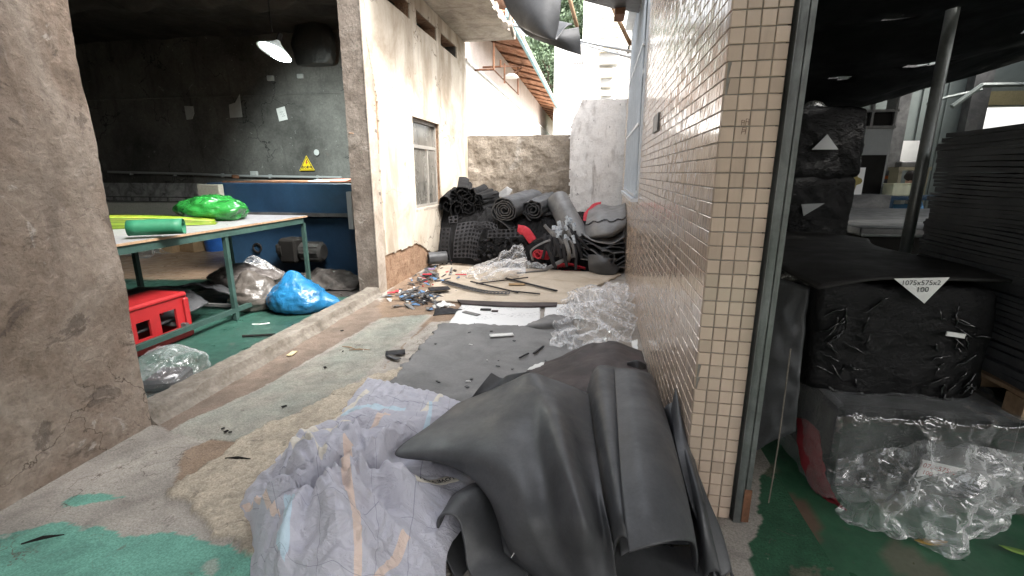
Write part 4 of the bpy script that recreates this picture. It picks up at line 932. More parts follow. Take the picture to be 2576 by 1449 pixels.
# foam sheet on the bale
fs = spl([[(1.02, 2.26, .99), (1.30, 2.30, 1.035), (1.65, 2.33, 1.035), (1.84, 2.36, 1.03)], [(.98, 2.7, 1.02), (1.30, 2.7, 1.04), (1.65, 2.7, 1.04), (1.86, 2.7, 1.04)], [(1.1, 3.4, 1.03), (1.4, 3.4, 1.035), (1.7, 3.4, 1.03), (1.86, 3.4, 1.02)], [(1.5, 4.3, 1.0), (1.7, 4.4, 1.0), (1.95, 4.3, 1.0), (2.1, 4.0, 1.0)]], 30, 24)
sheet_obj('foam_sheet', fs, M['foam_sheet'], th=.012, label='flat black foam sheet laid across the top of the black bale', cat='sheet')
q = MB(); q.box((1.65, 3.75, .49), (.55, 1.1, .98), ch=.02); q.build('foam_stack', M['foam'], label='dark foam stack hidden under the back of the flat sheet', cat='foam stack')
# bales standing at the back left
z = .5
for k, (h, lab) in enumerate(((.42, 'lowest black wrapped bale of the stack behind the shutter guide'), (.55, 'middle black wrapped bale of the stack, white slip on its front'), (.56, 'topmost black wrapped bale of the stack, crumpled plastic on its top'))):
    bt = bale('wrapped_bale', lab, (1.84+.02*k, 4.75, z), (.62, .6, h), 30.+k, M['wrap'], group='wrapped bales stacked behind the shutter guide', amp=.03)
    if k: 
        zc = z+h*.45; yb = 4.40
        q = MB(); q.prism([(-.10, -.335, h*.42), (.10, -.335, h*.42), (.0, -.335, h*.42+.12)] if k == 2 else [(-.1, -.335, h*.6), (.08, -.335, h*.62), (-.07, -.335, h*.42)], (0, -.005, 0)); q.build('paper_slip', M['office'], bt)
    z += h-.01
q = MB(); q.box((1.84, 4.75, .25), (.7, .7, .5)); q.build('bale_base', M['foam'], label='dark foam base under the stacked wrapped bales', cat='foam stack')
crumple('clear_bag', 'small crumple of clear plastic on top of the stacked wrapped bales', [[(1.72, 4.5, z+.01), (1.82, 4.5, z+.06), (1.95, 4.5, z+.02)], [(1.72, 4.62, z+.02), (1.82, 4.62, z+.1), (1.95, 4.62, z+.03)], [(1.72, 4.75, z+.01), (1.82, 4.75, z+.05), (1.95, 4.75, z+.01)]], 24, 24, M['film_thick'], 1.2, .03, 6, floor=lambda x, y: 0*x+z-.01)
# tall stack of foam sheets
st = thing('foam_sheet_stack', 'tall stack of thin black foam sheets on a wooden pallet at the right edge', 'foam stack', (1.88, 2.2, 0))
zz = .56; k = 0
while zz < 1.70:
    h = .016+.012*R.random(); dx = .012*perlin(zz*9, 1.3)+R.uniform(-.008, .008)+(.06 if zz < .75 else 0)*R.random(); n = 14
    ys = np.linspace(0, .86, n)+R.uniform(-.01, .01); xs = np.linspace(0, 1.1, 6)
    X, Y = np.meshgrid(xs, ys, indexing='ij')
    X = X+dx+.012*np.sin(Y*7+k)*R.random(); Zl = zz+h+.006*np.sin(Y*4+k*.4)*(1-X)+.0*X
    sheet_obj('foam_sheet', np.stack([X, Y, Zl], -1), M['foam'] , st, th=h*.86, smooth=False); zz += h; k += 1
q = MB()
for y in (.05, .40, .78): q.box((.55, y, .5), (1.1, .1, .09))
for x in (.06, .3, .55, .8, 1.04): q.box((x, .42, .555), (.1, .86, .018)); 
q.build('pallet', M['wood'], st)
q = MB(); q.box((.6, .45, .22), (1.0, .8, .44)); q.build('pallet_base', M['dark'], st)
# red thing and dark sheet beside the clear bale
M['red_dull'] = surf('dull_red_foam_mat', [(.14, .012, .016), (.2, .02, .026)], scale=5., rough=.7, bump=.1)
crumple('red_sheet', 'folded dull red foam sheet tucked beside the clear wrapped bale', [[(1.09, 2.42, .30), (1.11, 2.36, .32), (1.14, 2.3, .30)], [(1.08, 2.32, .17), (1.11, 2.26, .17), (1.15, 2.2, .15)], [(1.12, 2.22, .0), (1.15, 2.16, .0), (1.2, 2.1, .0)]], 24, 20, M['red_dull'], 1.04, .01, 3, th=.01, cat='foam sheet')
crumple('draped_sheet', 'black foam sheet hanging down beside the shutter guide in the warehouse', [[(.86, 2.6, 1.0), (.95, 2.5, 1.0), (1.05, 2.42, .98)], [(.85, 2.5, .6), (.94, 2.42, .6), (1.04, 2.36, .6)], [(.84, 2.42, .05), (.94, 2.36, .2), (1.04, 2.32, .3)]], 30, 20, M['foam'], 1.05, .02, 9, th=.01, cat='foam sheet')
def leafbit(x, y, z, s_, rz, m, name, label, cat, group=None):
    P = np.array([[(a*s_, b*s_*.28*(1-abs(a)**2.2), .1*s_*(a*a)+.04*s_*abs(b)) for b in (-1, 0, 1)] for a in np.linspace(-1, 1, 7)]); 
    c_, s2 = math.cos(rz), math.sin(rz); Q = P.copy(); Q[..., 0] = P[..., 0]*c_-P[..., 1]*s2+x; Q[..., 1] = P[..., 0]*s2+P[..., 1]*c_+y; Q[..., 2] += z+.003
    return sheet_obj(name, Q, m, th=.002, label=label, cat=cat, group=group)
M['dry_leaf'] = plain('dry_leaf_mat', (.35, .24, .06), .7); M['fresh_leaf'] = plain('fresh_leaf_mat', (.22, .36, .08), .6)
leafbit(*G(2340, 1370)[:2], .008, .065, .1, M['dry_leaf'], 'dry_leaf', 'yellow dry leaf on the green floor before the clear plastic', 'leaf')
leafbit(*G(2560, 1393)[:2], .008, .06, -.3, M['fresh_leaf'], 'green_leaf', 'thin pale green leaf on the warehouse floor at the right edge', 'leaf')
# ================================================================== workshop on the left
q = MB(); q.box((-.95, -1.65, 4.42), (3.6, 6.2, .06)); q.build('shading_roof', M['ceiling'], label='unseen dark roof added to shade the near end of the alley', cat='roof')  # out of view, added to dim the foreground
q = MB(); q.box((4.2, -4.7, 2.2), (9, .2, 4.4)); q.box((-6.2, -4.7, 2.2), (6, .2, 4.4)); q.box((-1.75, -4.7, 4.0), (2.9, .2, .8)); q.build('light_baffle_wall', M['brown_wall'], label='unseen brown wall added behind, its wide gateway limiting the light', cat='wall')  # out of view, added to cut the light from behind; gateway lets some in
M['green_paint'] = surf('green_steel_mat', [(.02, .04, .034), (.03, .06, .052), (.045, .085, .072)], scale=3., rough=.5, bump=.1, spots=(7., .68, (.12, .10, .08), .5))
tb = thing('work_table', 'grey topped work table on green steel legs in the workshop', 'table', (-4.19, 4.25, 0))
q = MB(); q.box((0, 0, .955), (1.18, 2.74, .022), ch=.003); q.build('table_top', plain('laminate_mat', (.24, .24, .25), .35, .5, var=.08), tb)
q = MB(); q.box((.592, 0, .955), (.006, 2.74, .02)); q.build('wood_edge', M['wood'], tb)
for (dx, dy, w_, d_) in ((.555, 0, .05, 2.6), (-.555, 0, .05, 2.6), (0, 1.3, 1.06, .05), (0, -1.3, 1.06, .05)):
    q = MB(); q.box((dx, dy, .909), (w_, d_, .07)); q.build('apron', M['green_paint'], tb)
for sx_ in (-.55, .55):
    for dy in (-1.28, -.02, 1.33):
        q = MB(); q.box((sx_, dy, .437), (.042, .042, .874)); q.build('leg', M['green_paint'], tb)
for sx_ in (-.55, .55):
    q = MB(); q.box((sx_, 0, .10), (.045, 2.56, .045)); q.build('lower_rail', M['green_paint'], tb)
for dy in (-1.25, -.6, .05, .7, 1.28):
    q = MB(); q.box((0, dy, .125), (1.05, .035, .03)); q.build('shelf_bar', M['dark_steel'], tb)
# things lying on the lower shelf
crumple('foam_offcut', 'flat black foam offcut lying on the lower shelf bars of the work table', [[(-4.7, 3.2, .16), (-4.3, 3.1, .17), (-3.8, 3.2, .16)], [(-4.72, 3.8, .3), (-4.3, 3.7, .22), (-3.85, 3.75, .18)], [(-4.75, 4.2, .33), (-4.3, 4.3, .3), (-3.95, 4.2, .2)]], 24, 24, M['foam'], 1.03, .015, 41, th=.02, cat='foam sheet', floor=lambda x, y: 0*x+.15)
crumple('foam_offcut', 'long curled black foam offcut behind the red crate under the table', [[(-4.75, 4.4, .28), (-4.3, 4.5, .3), (-3.9, 4.5, .22)], [(-4.75, 4.8, .2), (-4.3, 4.9, .2), (-3.85, 4.9, .18)], [(-4.7, 5.3, .2), (-4.3, 5.3, .22), (-3.9, 5.4, .2)]], 24, 24, M['foam'], 1.06, .03, 42, th=.02, cat='foam sheet', floor=lambda x, y: 0*x+.15)
q = MB(); q.box((-4.35, 3.45, .175), (.5, .3, .02), rz=.3); q.build('grey_board', M['office'], label='pale grey board on the lower shelf beside the black offcuts', cat='board')
# blob-like bags
def bag(name, label, c, r, seed, m, amp=.12, peaks=(), fr=2.2, n=72, cat='bag', parent=None, rz=0., th=None, sharp=1.):
    """bag: crumpled closed surface with a flattened base; peaks pull out corners and twisted necks"""
    a = np.linspace(0, 2*np.pi, n+1)[:-1]; e = np.linspace(-np.pi/2, np.pi/2, n//2); A_, E_ = np.meshgrid(a, e, indexing='ij')
    D = np.stack([np.cos(E_)*np.cos(A_), np.cos(E_)*np.sin(A_), np.sin(E_)], -1)
    k = 1+amp*(.9*fbm(D[..., 0]*fr+seed, D[..., 1]*fr, D[..., 2]*fr, 2)+1.1*fbm(D[..., 0]*fr*1.3+seed*2, D[..., 1]*fr*1.3, D[..., 2]*fr*1.3+4, 4, ridged=True)*sharp)
    for (d, h, w_) in peaks:
        d = np.array(d, float); d /= np.linalg.norm(d); k = k+h*np.exp(-(1-(D@d))/w_)
    P = D*k[..., None]*np.array(r); c_, s_ = math.cos(rz), math.sin(rz)
    P = np.stack([P[..., 0]*c_-P[..., 1]*s_, P[..., 0]*s_+P[..., 1]*c_, P[..., 2]], -1)
    lowz = -.62*r[2]; P[..., 2] = np.where(P[..., 2] < lowz, lowz+.03*(P[..., 2]-lowz), P[..., 2]); P[..., 2] -= P[..., 2].min()
    q, mm = P.shape[:2]; idx = np.arange(q*mm).reshape(q, mm); nx = np.roll(idx, -1, 0)
    F = np.stack([idx[:, :-1], nx[:, :-1], nx[:, 1:], idx[:, 1:]], -1).reshape(-1, 4)
    fs_ = m in (M['film'], M['film_dark']) or sharp > 1.5
    me = mesh_of(name, P.reshape(-1, 3), F, not fs_)
    return link(name, me, m, parent, loc=c, label=label if parent is None else None, cat=cat if parent is None else None)
def plastic(name, col, rough=.2, trans=0., bscale=14, bump=.5):
    t = NT(name); p = t.obj(); c = t.mix(1., col, t.ramp(t.noise(p, 5., 5, .6, .8), [(.3, .75), (.7, 1.2)]), 'MULTIPLY')
    t.bsdf(c, rough, .6, 0., t.bump(t.noise(p, bscale, 4, .55, 1.6), bump, .02), **{'Subsurface Weight': 0.0}); return t.m
bg1 = bag('green_bag', 'shiny bright green plastic bag heaped on the grey work table', (-4.36, 4.95, .966), (.34, .28, .165), 3.3, plastic('green_plastic_mat', (.018, .15, .028), .16), .16, [((.7, -.3, .1), .25, .10), ((-.8, -.1, .0), .3, .08)], 1.6)
bag('blue_bag', 'crumpled translucent blue plastic bag on the green workshop floor by the kerb', (*G(752, 778)[:2], 0), (.30, .24, .20), 5.1, plastic('blue_plastic_mat', (.015, .125, .27), .25), .13, [((-.1, .1, 1), .55, .07), ((1, .3, -.25), .55, .06), ((-1, 0, -.2), .15, .1)], 1.7)
bag('grey_bag', 'dull brown grey refuse bag with a tied neck beside the blue bag', (*G(645, 772)[:2], 0), (.25, .23, .20), 9.2, plastic('refuse_plastic_mat', (.075, .066, .058), .35), .15, [((-.1, -.1, 1), .45, .06), ((.5, 0, .8), .2, .08)], 1.9)
bag('grey_bag', 'flat dark refuse bag lying under the work table end', (-4.05, 5.0, .15), (.40, .28, .17), 12.7, plastic('dark_refuse_mat', (.10, .09, .085), .3), .14, [((-1, 0, .0), .25, .1)], 1.8)
crumple('clear_bag', 'knot of pale clear plastic lying on top of the tied refuse bag', [[(-3.98, 4.82, .5), (-3.86, 4.78, .52), (-3.72, 4.86, .44)], [(-3.95, 4.92, .54), (-3.83, 4.9, .56), (-3.66, 4.95, .42)], [(-3.9, 5.02, .44), (-3.8, 5.04, .44), (-3.6, 5.05, .3)]], 26, 26, M['film_thick'], 1.22, .03, 15)
cbag = bag('clear_bag', 'clear plastic bag with dark foam inside standing behind the brown wall end', (-2.96, 2.73, 0), (.20, .25, .16), 15.4, M['film'], .13, [((.9, .1, .55), .5, .05), ((0, 0, 1), .1, .2)], 1.6)
q = MB(); q.box((-2.97, 2.72, .05), (.22, .28, .09), rz=.3, ch=.02); o = q.build('foam_scrap', M['foam'], label='dark foam block inside the clear bag behind the brown wall', cat='foam block')
# red crate on its side
cr_ = thing('red_crate', 'red plastic crate with square openings lying under the work table', 'crate', (-3.72, 3.42, .0), .0)
M['red_plastic'] = plain('red_plastic_mat', (.27, .014, .016), .42, .5, bump=.05)
W_, H_, D_ = .62, .40, .36
def holed_panel(name, w_, h_, holes, th, M4, mat, par):
    us = sorted({0, w_}|{h[0] for h in holes}|{h[1] for h in holes}); zs = sorted({0, h_}|{h[2] for h in holes}|{h[3] for h in holes})
    U, Z = np.meshgrid(us, zs, indexing='ij'); uc = (np.array(us)[1:]+np.array(us)[:-1])/2; zc = (np.array(zs)[1:]+np.array(zs)[:-1])/2
    A_, B_ = np.meshgrid(uc, zc, indexing='ij'); mk = np.ones(A_.shape, bool)
    for h in holes: mk &= ~((A_ > h[0]) & (A_ < h[1]) & (B_ > h[2]) & (B_ < h[3]))
    V, F = sheet_vf(np.stack([U, 0*U, Z], -1), th, mk); V = [tuple(M4 @ Vector(v)) for v in V]
    return link(name, mesh_of(name, V, F), mat, par)
RX = Matrix.Rotation(math.pi/2, 4, 'Z')
hl = [(.06, .18, .10, .27), (.25, .37, .10, .27), (.44, .56, .10, .27)]
hl = [(.10, .23, .12, .27), (.33, .50, .10, .29)]
for k, dx in enumerate((0, -.36)): holed_panel('side_panel', W_, H_, hl, .022, Matrix.Translation((dx, -W_/2, 0)) @ RX, M['red_plastic'], cr_)
for k, dy in enumerate((-W_/2+.01, W_/2-.01)): holed_panel('end_panel', D_, H_, [(.08, .28, .12, .28)], .022, Matrix.Translation((-D_+.0, dy, 0)), M['red_plastic'], cr_)
q = MB(); q.box((-D_/2, 0, H_+.0), (D_+.03, W_+.03, .045), ch=.015); q.build('crate_base', M['red_plastic'], cr_)
q = MB(); q.box((.018, 0, .03), (.035, W_+.02, .06), ch=.012); q.box((.018, -W_/2+.02, .2), (.03, .05, .34), ch=.01); q.box((.018, W_/2-.02, .2), (.03, .05, .34), ch=.01); q.build('crate_rim', M['red_plastic'], cr_)
# rolled and stacked sheets on the table
def rollmesh(q, c, d, r0, r1, turns, L, th=.012, squash=1., wob=.0, seed=0, tail=0., n=70, up=(0, 0, 1), skew=0., m_=7, start=0.):
    c = Vector(c); d = Vector(d).normalized(); s_ = d.cross(Vector(up)).normalized(); u_ = s_.cross(d).normalized()
    a = np.linspace(0, turns*2*np.pi, n); rr2 = r0+(r1-r0)*np.linspace(0, 1, n)
    P = np.empty((n+(8 if tail else 0), m_, 3)); tt = np.linspace(0, L, m_)
    for j, t_ in enumerate(tt):
        r_ = rr2*(1+wob*fbm(np.cos(a)*1.2+seed, np.sin(a)*1.2+a*.35, t_*.7+seed, 3))+skew*t_
        x = np.cos(a+start)*r_; z = np.sin(a+start)*r_*squash
        if tail:
            tx = np.array([-math.sin(a[-1]+start), math.cos(a[-1]+start)*squash]); e = np.linspace(0, tail, 9)[1:]
            x = np.concatenate([x, x[-1]+tx[0]*e]); z = np.concatenate([z, z[-1]+tx[1]*e-.15*e*e/tail])
        for i in range(len(x)):
            p = c+d*t_+s_*x[i]+u_*z[i]; P[i, j] = p
    q.sheet(P, th); return P
q = MB(); rollmesh(q, (-3.92, 3.28, 1.045), (.10, 1, 0), .035, .082, 1.35, .72, .006, 1., .03, 2, start=2.3, up=(0, 0, 1))
q = MB(); a = Vector(G(322, 575, 1.05)); b3 = Vector(G(462, 570, 1.05)); rollmesh(q, a, b3-a, .045, .078, 1.3, (b3-a).length, .006, .95, .04, 2, start=2.2)
q.build('green_roll', surf('green_foam_mat', [(.012, .10, .05), (.018, .125, .065), (.024, .15, .08)], scale=4., fine=.1, rough=.6, bump=.1), smooth=True, label='dark green foam sheet loosely rolled on the table front edge', cat='foam roll')
M['yel_green'] = surf('yellow_green_mat', [(.09, .16, .012), (.14, .21, .015), (.22, .21, .03)], scale=5., fine=.1, rough=.4, bump=.1, rnd=.5)
ys_ = thing('green_sheet_stack', 'fanned stack of thin yellow green sheets on the work table', 'sheets', (0, 0, 0))
a = Vector(G(235, 575, .975)); b3 = Vector(G(545, 560, .975)); dv = (b3-a); L_ = dv.length; dv.normalize(); sv = Vector((-dv.y, dv.x, 0))
for k in range(14):
    n = 16; P = np.empty((n, 6, 3)); rot = (k-7)*.012; dd = Vector((dv.x*math.cos(rot)-dv.y*math.sin(rot), dv.x*math.sin(rot)+dv.y*math.cos(rot), 0)); ss = Vector((-dd.y, dd.x, 0))
    for i in range(n):
        t_ = i/(n-1)
        for j in range(6):
            z = .97+k*(.0085*(1-.8*t_**1.5))+.012*math.sin(3*t_+k*.5)*t_
            p = a+dd*(L_*(t_*(1-.03*R.random()*(i == n-1))))+ss*(.02+(j-1)*.085*(1-.35*t_)); P[i, j] = (p.x, p.y, z)
    sheet_obj('green_sheet', P, M['yel_green'], ys_, th=.005)
# blue machine
mc = thing('blue_machine', 'big dark blue cutting press with a motor at its lower front', 'machine', (-4.3, 6.25, 0))
M['navy'] = surf('navy_paint_mat', [(.011, .030, .062), (.016, .043, .085), (.021, .055, .104)], scale=2., fine=.12, rough=.4, spec=.5, bump=.08, spots=(5., .70, (.05, .05, .05), .6))
q = MB(); q.box((0, .55, .46), (2.08, 1.1, .84), ch=.012); q.build('lower_body', M['navy'], mc)
q = MB(); q.box((0, .45, 1.13), (2.3, 1.15, .46), ch=.012); q.build('press_beam', M['navy'], mc)
q = MB(); q.box((0, .54, .89), (2.1, 1.0, .05)); q.build('press_gap', M['dark'], mc)
q = MB(); q.box((0, -.11, .93), (2.2, .05, .05)); q.build('blade_edge', M['dark_steel'], mc)
q = MB(); q.box((.1, .5, 1.372), (2.1, 1.1, .02)); q.build('top_board', M['rust'], mc)
q = MB(); q.box((-1.02, -.20, 1.23), (.34, .1, .22), ch=.008); q.build('control_box', surf('beige_box_mat', [(.3, .29, .24), (.38, .36, .30)], bump=.05), mc)
q = MB(); q.box((1.08, -.18, 1.0), (.07, .08, .5)); q.build('side_box', M['office'], mc)
q = MB(); Mx = Euler((0, math.pi/2, 0)).to_matrix(); q.lathe([(.0, 0), (.12, 0), (.135, .02), (.135, .3), (.10, .33), (0, .33)], (.30, -.20, .42), 20, Mx)
for k in range(10): a_ = k*.628; q.box((.47, -.20+.14*math.cos(a_), .42+.14*math.sin(a_)), (.26, .012, .012))
mo = q.build('motor', M['ceiling'], mc)
q = MB(); q.box((.16, -.20, .44), (.26, .3, .34), ch=.03); q.box((-.05, -.15, .44), (.16, .1, .14), ch=.02); q.lathe([(0, -.03), (.17, -.03), (.17, .03), (0, .03)], (.05, -.2, .44), 24, Mx); q.build('gear_case', M['dark'], mc)
q = MB(); q.lathe([(.055, 0), (.075, 0), (.075, .02), (.055, .02), (.055, 0)], (-.55, -.002, .42), 20, Euler((math.pi/2, 0, 0)).to_matrix()); q.build('round_hole', M['dark'], mc)
q = MB(); q.box((.0, .5, .02), (2.0, 1.0, .05)); q.build('machine_base', M['dark'], mc)
q = MB(); q.prism([AY(700, 463, 6.2), AY(745, 467, 6.14), AY(830, 456, 6.3), AY(800, 453, 6.7)], (0, 0, .006)); q.build('white_sheet', M['paper'], label='white paper sheet left lying on top of the blue machine', cat='paper')
q = MB(); q.prism([AY(795, 466, 6.2), AY(860, 463, 6.2), AY(888, 452, 6.6), AY(800, 454, 6.8)], (0, 0, .02)); q.build('red_board', surf('red_board_mat', [(.2, .07, .05), (.3, .12, .09)]), label='reddish brown board on top of the blue machine by the post', cat='board')
q = MB(); q.box((-3.0-.35, 6.9, 1.41), (.3, .2, .05)); q.build('socket_box', M['alu_white'], label='small white socket box on the machine top near the wall', cat='box')
q = MB(); q.tube([AY(592, 447, 8.8), AY(592, 440, 8.8)], .07, 10); q.build('small_can', M['rust'], label='small brown can on the ledge behind the blue machine', cat='can')
q = MB()
for z0_, y_ in ((.06, 6.02), (.06, 5.82)): q.box((-4.2, y_, z0_), (2.3, .04, .05))
q.build('floor_rail', M['dark_steel'], label='dark steel rails on the floor before the blue machine', cat='rail')
# lamp
lp = AY(690, 130, 5.9); la = thing('pendant_lamp', 'lit white enamel pendant lamp hanging from the dark workshop ceiling', 'lamp', lp)
tl = Euler((rad(-20), rad(14), 0)).to_matrix(); M['enamel'] = plain('enamel_mat', (.7, .78, .78), .3, .5)
q = MB(); q.lathe([(.028, .15), (.05, .12), (.09, .085), (.21, .0), (.206, -.004), (.085, .075), (.045, .108), (.02, .14)], (0, 0, 0), 36, tl); q.build('lamp_shade', M['enamel'], la, smooth=True)
q = MB(); q.lathe([(.0, .24), (.028, .24), (.03, .15), (.0, .15)], (0, 0, 0), 14, tl); q.build('lamp_socket', M['dark'], la)
t = NT('bulb_mat'); em = t.n('ShaderNodeEmission'); em.inputs['Color'].default_value = (.9, 1, .97, 1); em.inputs['Strength'].default_value = 120; t.t.links.new(em.outputs[0], t.out.inputs[0])
q = MB(); q.lathe([(.0, -.035), (.05, -.02), (.075, .015), (.05, .06), (.02, .10), (0, .10)], (0, 0, 0), 20, tl); q.build('bulb', t.m, la, smooth=True)
q = MB(); q.tube([(0, 0, .22), (-.02, .02, .5), (-.015, .03, 1.1)], .008, 6); q.tube([(-.015, .03, 1.0), (-.3, .1, .83), (-.7, .2, .72), (-1.1, .2, .8)], .006, 5); q.build('lamp_cord', M['dark'], la)
ld = bpy.data.lights.new('lamp_light', 'SPOT'); ld.energy = 260; ld.spot_size = rad(110); ld.spot_blend = .5; ld.shadow_soft_size = .07; ld.color = (.88, 1, .97)
lo = bpy.data.objects.new('lamp_light', ld); COL.objects.link(lo); lo.location = (lp[0], lp[1], lp[2]-.06); lo.rotation_euler = (rad(62), rad(-10), 0)
# papers, sign, pipe, sockets on the back wall
WY = 9.2
def flat(name, pix, m, label, cat, th=.006, parent=None, Y=WY):
    P = [AY(x, y, Y) for x, y in pix]; q = MB(); q.prism(P, (0, -th, 0)); return q.build(name, m, parent, label=label, cat=cat)
M['old_paper'] = plain('old_paper_mat', (.42, .43, .42), .85, .2, var=.1)
flat('wall_paper_note', [(464, 266), (486, 267), (489, 285), (484, 299), (470, 301), (466, 280)], M['old_paper'], 'small torn paper note, leftmost of three on the sooty wall', 'paper')
flat('wall_paper_note', [(576, 263), (592, 258), (603, 237), (610, 294), (579, 296)], M['old_paper'], 'torn paper note with a long upper corner on the sooty wall', 'paper')
o = flat('wall_paper_note', [(695, 273), (716, 267), (724, 300), (703, 305)], M['paper'], 'brightest paper note with a faint scribble on the sooty wall', 'paper')
q = MB(); q.tube([AY(x, y, WY-.01) for x, y in ((704, 282), (712, 280), (706, 288), (715, 285), (709, 294), (717, 290))], .007, 4); q.build('scribble', M['office'], o)
sg2 = thing('warning_sign', 'yellow triangular electric shock warning sign on the sooty wall', 'sign', AY(772, 415, WY))
s0 = Vector(AY(772, 415, WY)); T3 = lambda x, y: Vector(AY(x, y, WY))-s0
q = MB(); q.prism([T3(754, 429), T3(792, 428), T3(771, 391)], (0, -.012, 0)); q.build('sign_plate', plain('sign_yellow_mat', (.75, .55, .02), .5, var=.04), sg2)
def rim3(k0, k1, dy, mat, nm):
    c = (T3(754, 429)+T3(792, 428)+T3(771, 391))/3; O = [T3(754, 429), T3(792, 428), T3(771, 391)]
    q = MB()
    for i in range(3):
        a_, b_ = O[i], O[(i+1) % 3]; f = lambda p, k: c+(p-c)*k
        q.prism([f(a_, k0), f(b_, k0), f(b_, k1), f(a_, k1)], (0, -dy, 0))
    return q.build(nm, mat, sg2)
rim3(.90, .80, .015, M['ink'], 'sign_border')
q = MB(); q.prism([T3(772, 401), T3(774.5, 401), T3(772.5, 407), T3(775.5, 407), T3(770.5, 415), T3(772, 409), T3(769.5, 409)], (0, -.016, 0)); q.build('lightning_bolt', M['red_ink'], sg2)
tm = text_mesh('当心触电', .062, .002)
for v in tm.vertices: v.co = Vector((v.co.x, -.017, v.co.y))+T3(773, 420.5)
link('sign_text', tm, M['ink'], sg2)
q = MB(); q.tube([AY(272, 432, WY-.03), AY(480, 437, WY-.03), AY(600, 442, WY-.03), AY(860, 446, WY-.03)], .025, 8)
for x in (330, 440, 560, 680, 800): 
    p = AY(x, 434+(x-272)*.022, WY-.02); q.box(p, (.03, .07, .08))
q.build('wall_conduit', M['office'], smooth=False, label='grey conduit pipe running low across the sooty back wall', cat='pipe')
for (x0, y0, x1, y1, lab) in ((676, 190, 690, 204, 'white socket box on the sooty wall below the lamp, left of two'), (751, 186, 765, 198, 'white socket box on the sooty wall below the lamp, right of two'), (634, 430, 650, 442, 'pale socket box just above the wall conduit')):
    q = MB(); a = AY(x0, y1, WY); b3 = AY(x1, y0, WY); q.box(((a[0]+b3[0])/2, WY-.03, (a[2]+b3[2])/2), (b3[0]-a[0], .06, b3[2]-a[2]), ch=.01); q.build('socket_box', M['old_paper'], label=lab, cat='socket')
q = MB(); p = AY(797, 383, WY); q.lathe([(0, 0), (.05, 0), (.06, .012), (0, .014)], p, 14, Euler((math.pi/2, 0, 0)).to_matrix()); q.build('wall_plug', M['old_paper'], label='round pale plug on the sooty wall above the yellow sign', cat='plug')
bagm = bag('hanging_bag', 'murky clear plastic bag hanging high on the sooty wall beside the lamp', (*AY(792, 150, 8.95)[:2], AY(792, 165, 8.95)[2]), (.42, .15, .48), 21., plastic('murky_plastic_mat', (.03, .03, .028), .5), .10, [((0, 0, -1), .3, .1)], 1.4)
# white conveyor bed along the back wall
cv = thing('conveyor_bed', 'low white conveyor bed with steel rails along the sooty back wall', 'machine', (-9.2, 8.75, 0))
q = MB(); q.box((-.1, 0, .78), (3.6, .6, .24)); q.build('white_side', surf('cream_panel_mat', [(.45, .46, .42), (.55, .56, .51)], bump=.05), cv)
q = MB()
for z in (.93, 1.02): q.box((-.1, -.28, z), (3.6, .03, .02))
for x in np.linspace(-1.8, 1.6, 9): q.box((x, -.28, .975), (.03, .03, .08))
q.build('guide_rail', M['dark_steel'], cv)
for x in (-1.7, 0, 1.5):
    q = MB(); q.box((x, 0, .33), (.08, .4, .66)); q.build('leg', M['dark_steel'], cv)
# boxes, bucket at the back
M['card'] = surf('cardboard_mat', [(.30, .20, .11), (.40, .28, .16), (.46, .33, .2)], scale=3., fine=.1, bump=.1)
for (x0, x1, yb, h, rz, lab) in ((395, 432, 637, .34, .1, 'cardboard carton at the back of the workshop, the smaller of two'), (440, 500, 634, .36, -.15, 'wider stained cardboard carton at the back of the workshop')):
    a = G(x0, yb); b3 = G(x1, yb); wd = b3[0]-a[0]
    t_ = thing('cardboard_box', lab, 'box', ((a[0]+b3[0])/2, a[1]+.25, .0), rz, 'cartons under the conveyor bed'); q = MB(); q.box((0, 0, h/2), (wd, .42, h), ch=.01); q.build('carton', M['card'], t_)
    q = MB(); q.box((0, 0, h+.004), (.06, .424, .004)); q.box((0, -.213, h-.05), (.06, .003, .1)); q.build('carton_tape', M['wood'], t_)
a = G(533, 632); q = MB(); q.lathe([(0, 0), (.16, 0), (.2, .42), (.215, .42), (.215, .45), (.19, .45), (.15, .02)], (a[0], a[1]+.1, 0), 24); bu = q.build('blue_bucket', plastic('blue_pail_mat', (.02, .13, .5), .4, bump=0.05), smooth='auto', label='bright blue plastic bucket behind the work table legs', cat='bucket')
q = MB(); q.tube([(a[0]+.21*math.cos(t_), a[1]+.1-.08, .42+.0-.16*math.sin(t_)) for t_ in np.linspace(0, math.pi, 12)], .006, 5); q.build('bucket_handle', M['steel'], bu)
a = G(345, 640); crumple('clear_bag', 'big crumple of clear plastic behind the work table near the cartons', [[(a[0]-.5, a[1]+.3, .05), (a[0], a[1]+.3, .3), (a[0]+.5, a[1]+.3, .02)], [(a[0]-.5, a[1], .1), (a[0], a[1], .42), (a[0]+.4, a[1], .1)], [(a[0]-.5, a[1]-.3, .0), (a[0], a[1]-.3, .1), (a[0]+.5, a[1]-.3, .0)]], 40, 40, M['film_thick'], 1.2, .05, 18)
q = MB(); a = G(610, 848); b3 = G(720, 842); q.tube([(a[0], a[1], .012), (b3[0], b3[1], .012)], .012, 5); q.build('black_rod', M['dark'], label='thin black rod lying on the green workshop floor', cat='rod')
a = G(655, 818); q = MB(); q.tube([(a[0]-.08, a[1]-.01, .012), (a[0], a[1], .012), (a[0]+.07, a[1]+.05, .012)], .006, 5); q.build('white_strip', M['paper'], label='short white strip on the green workshop floor', cat='strip')
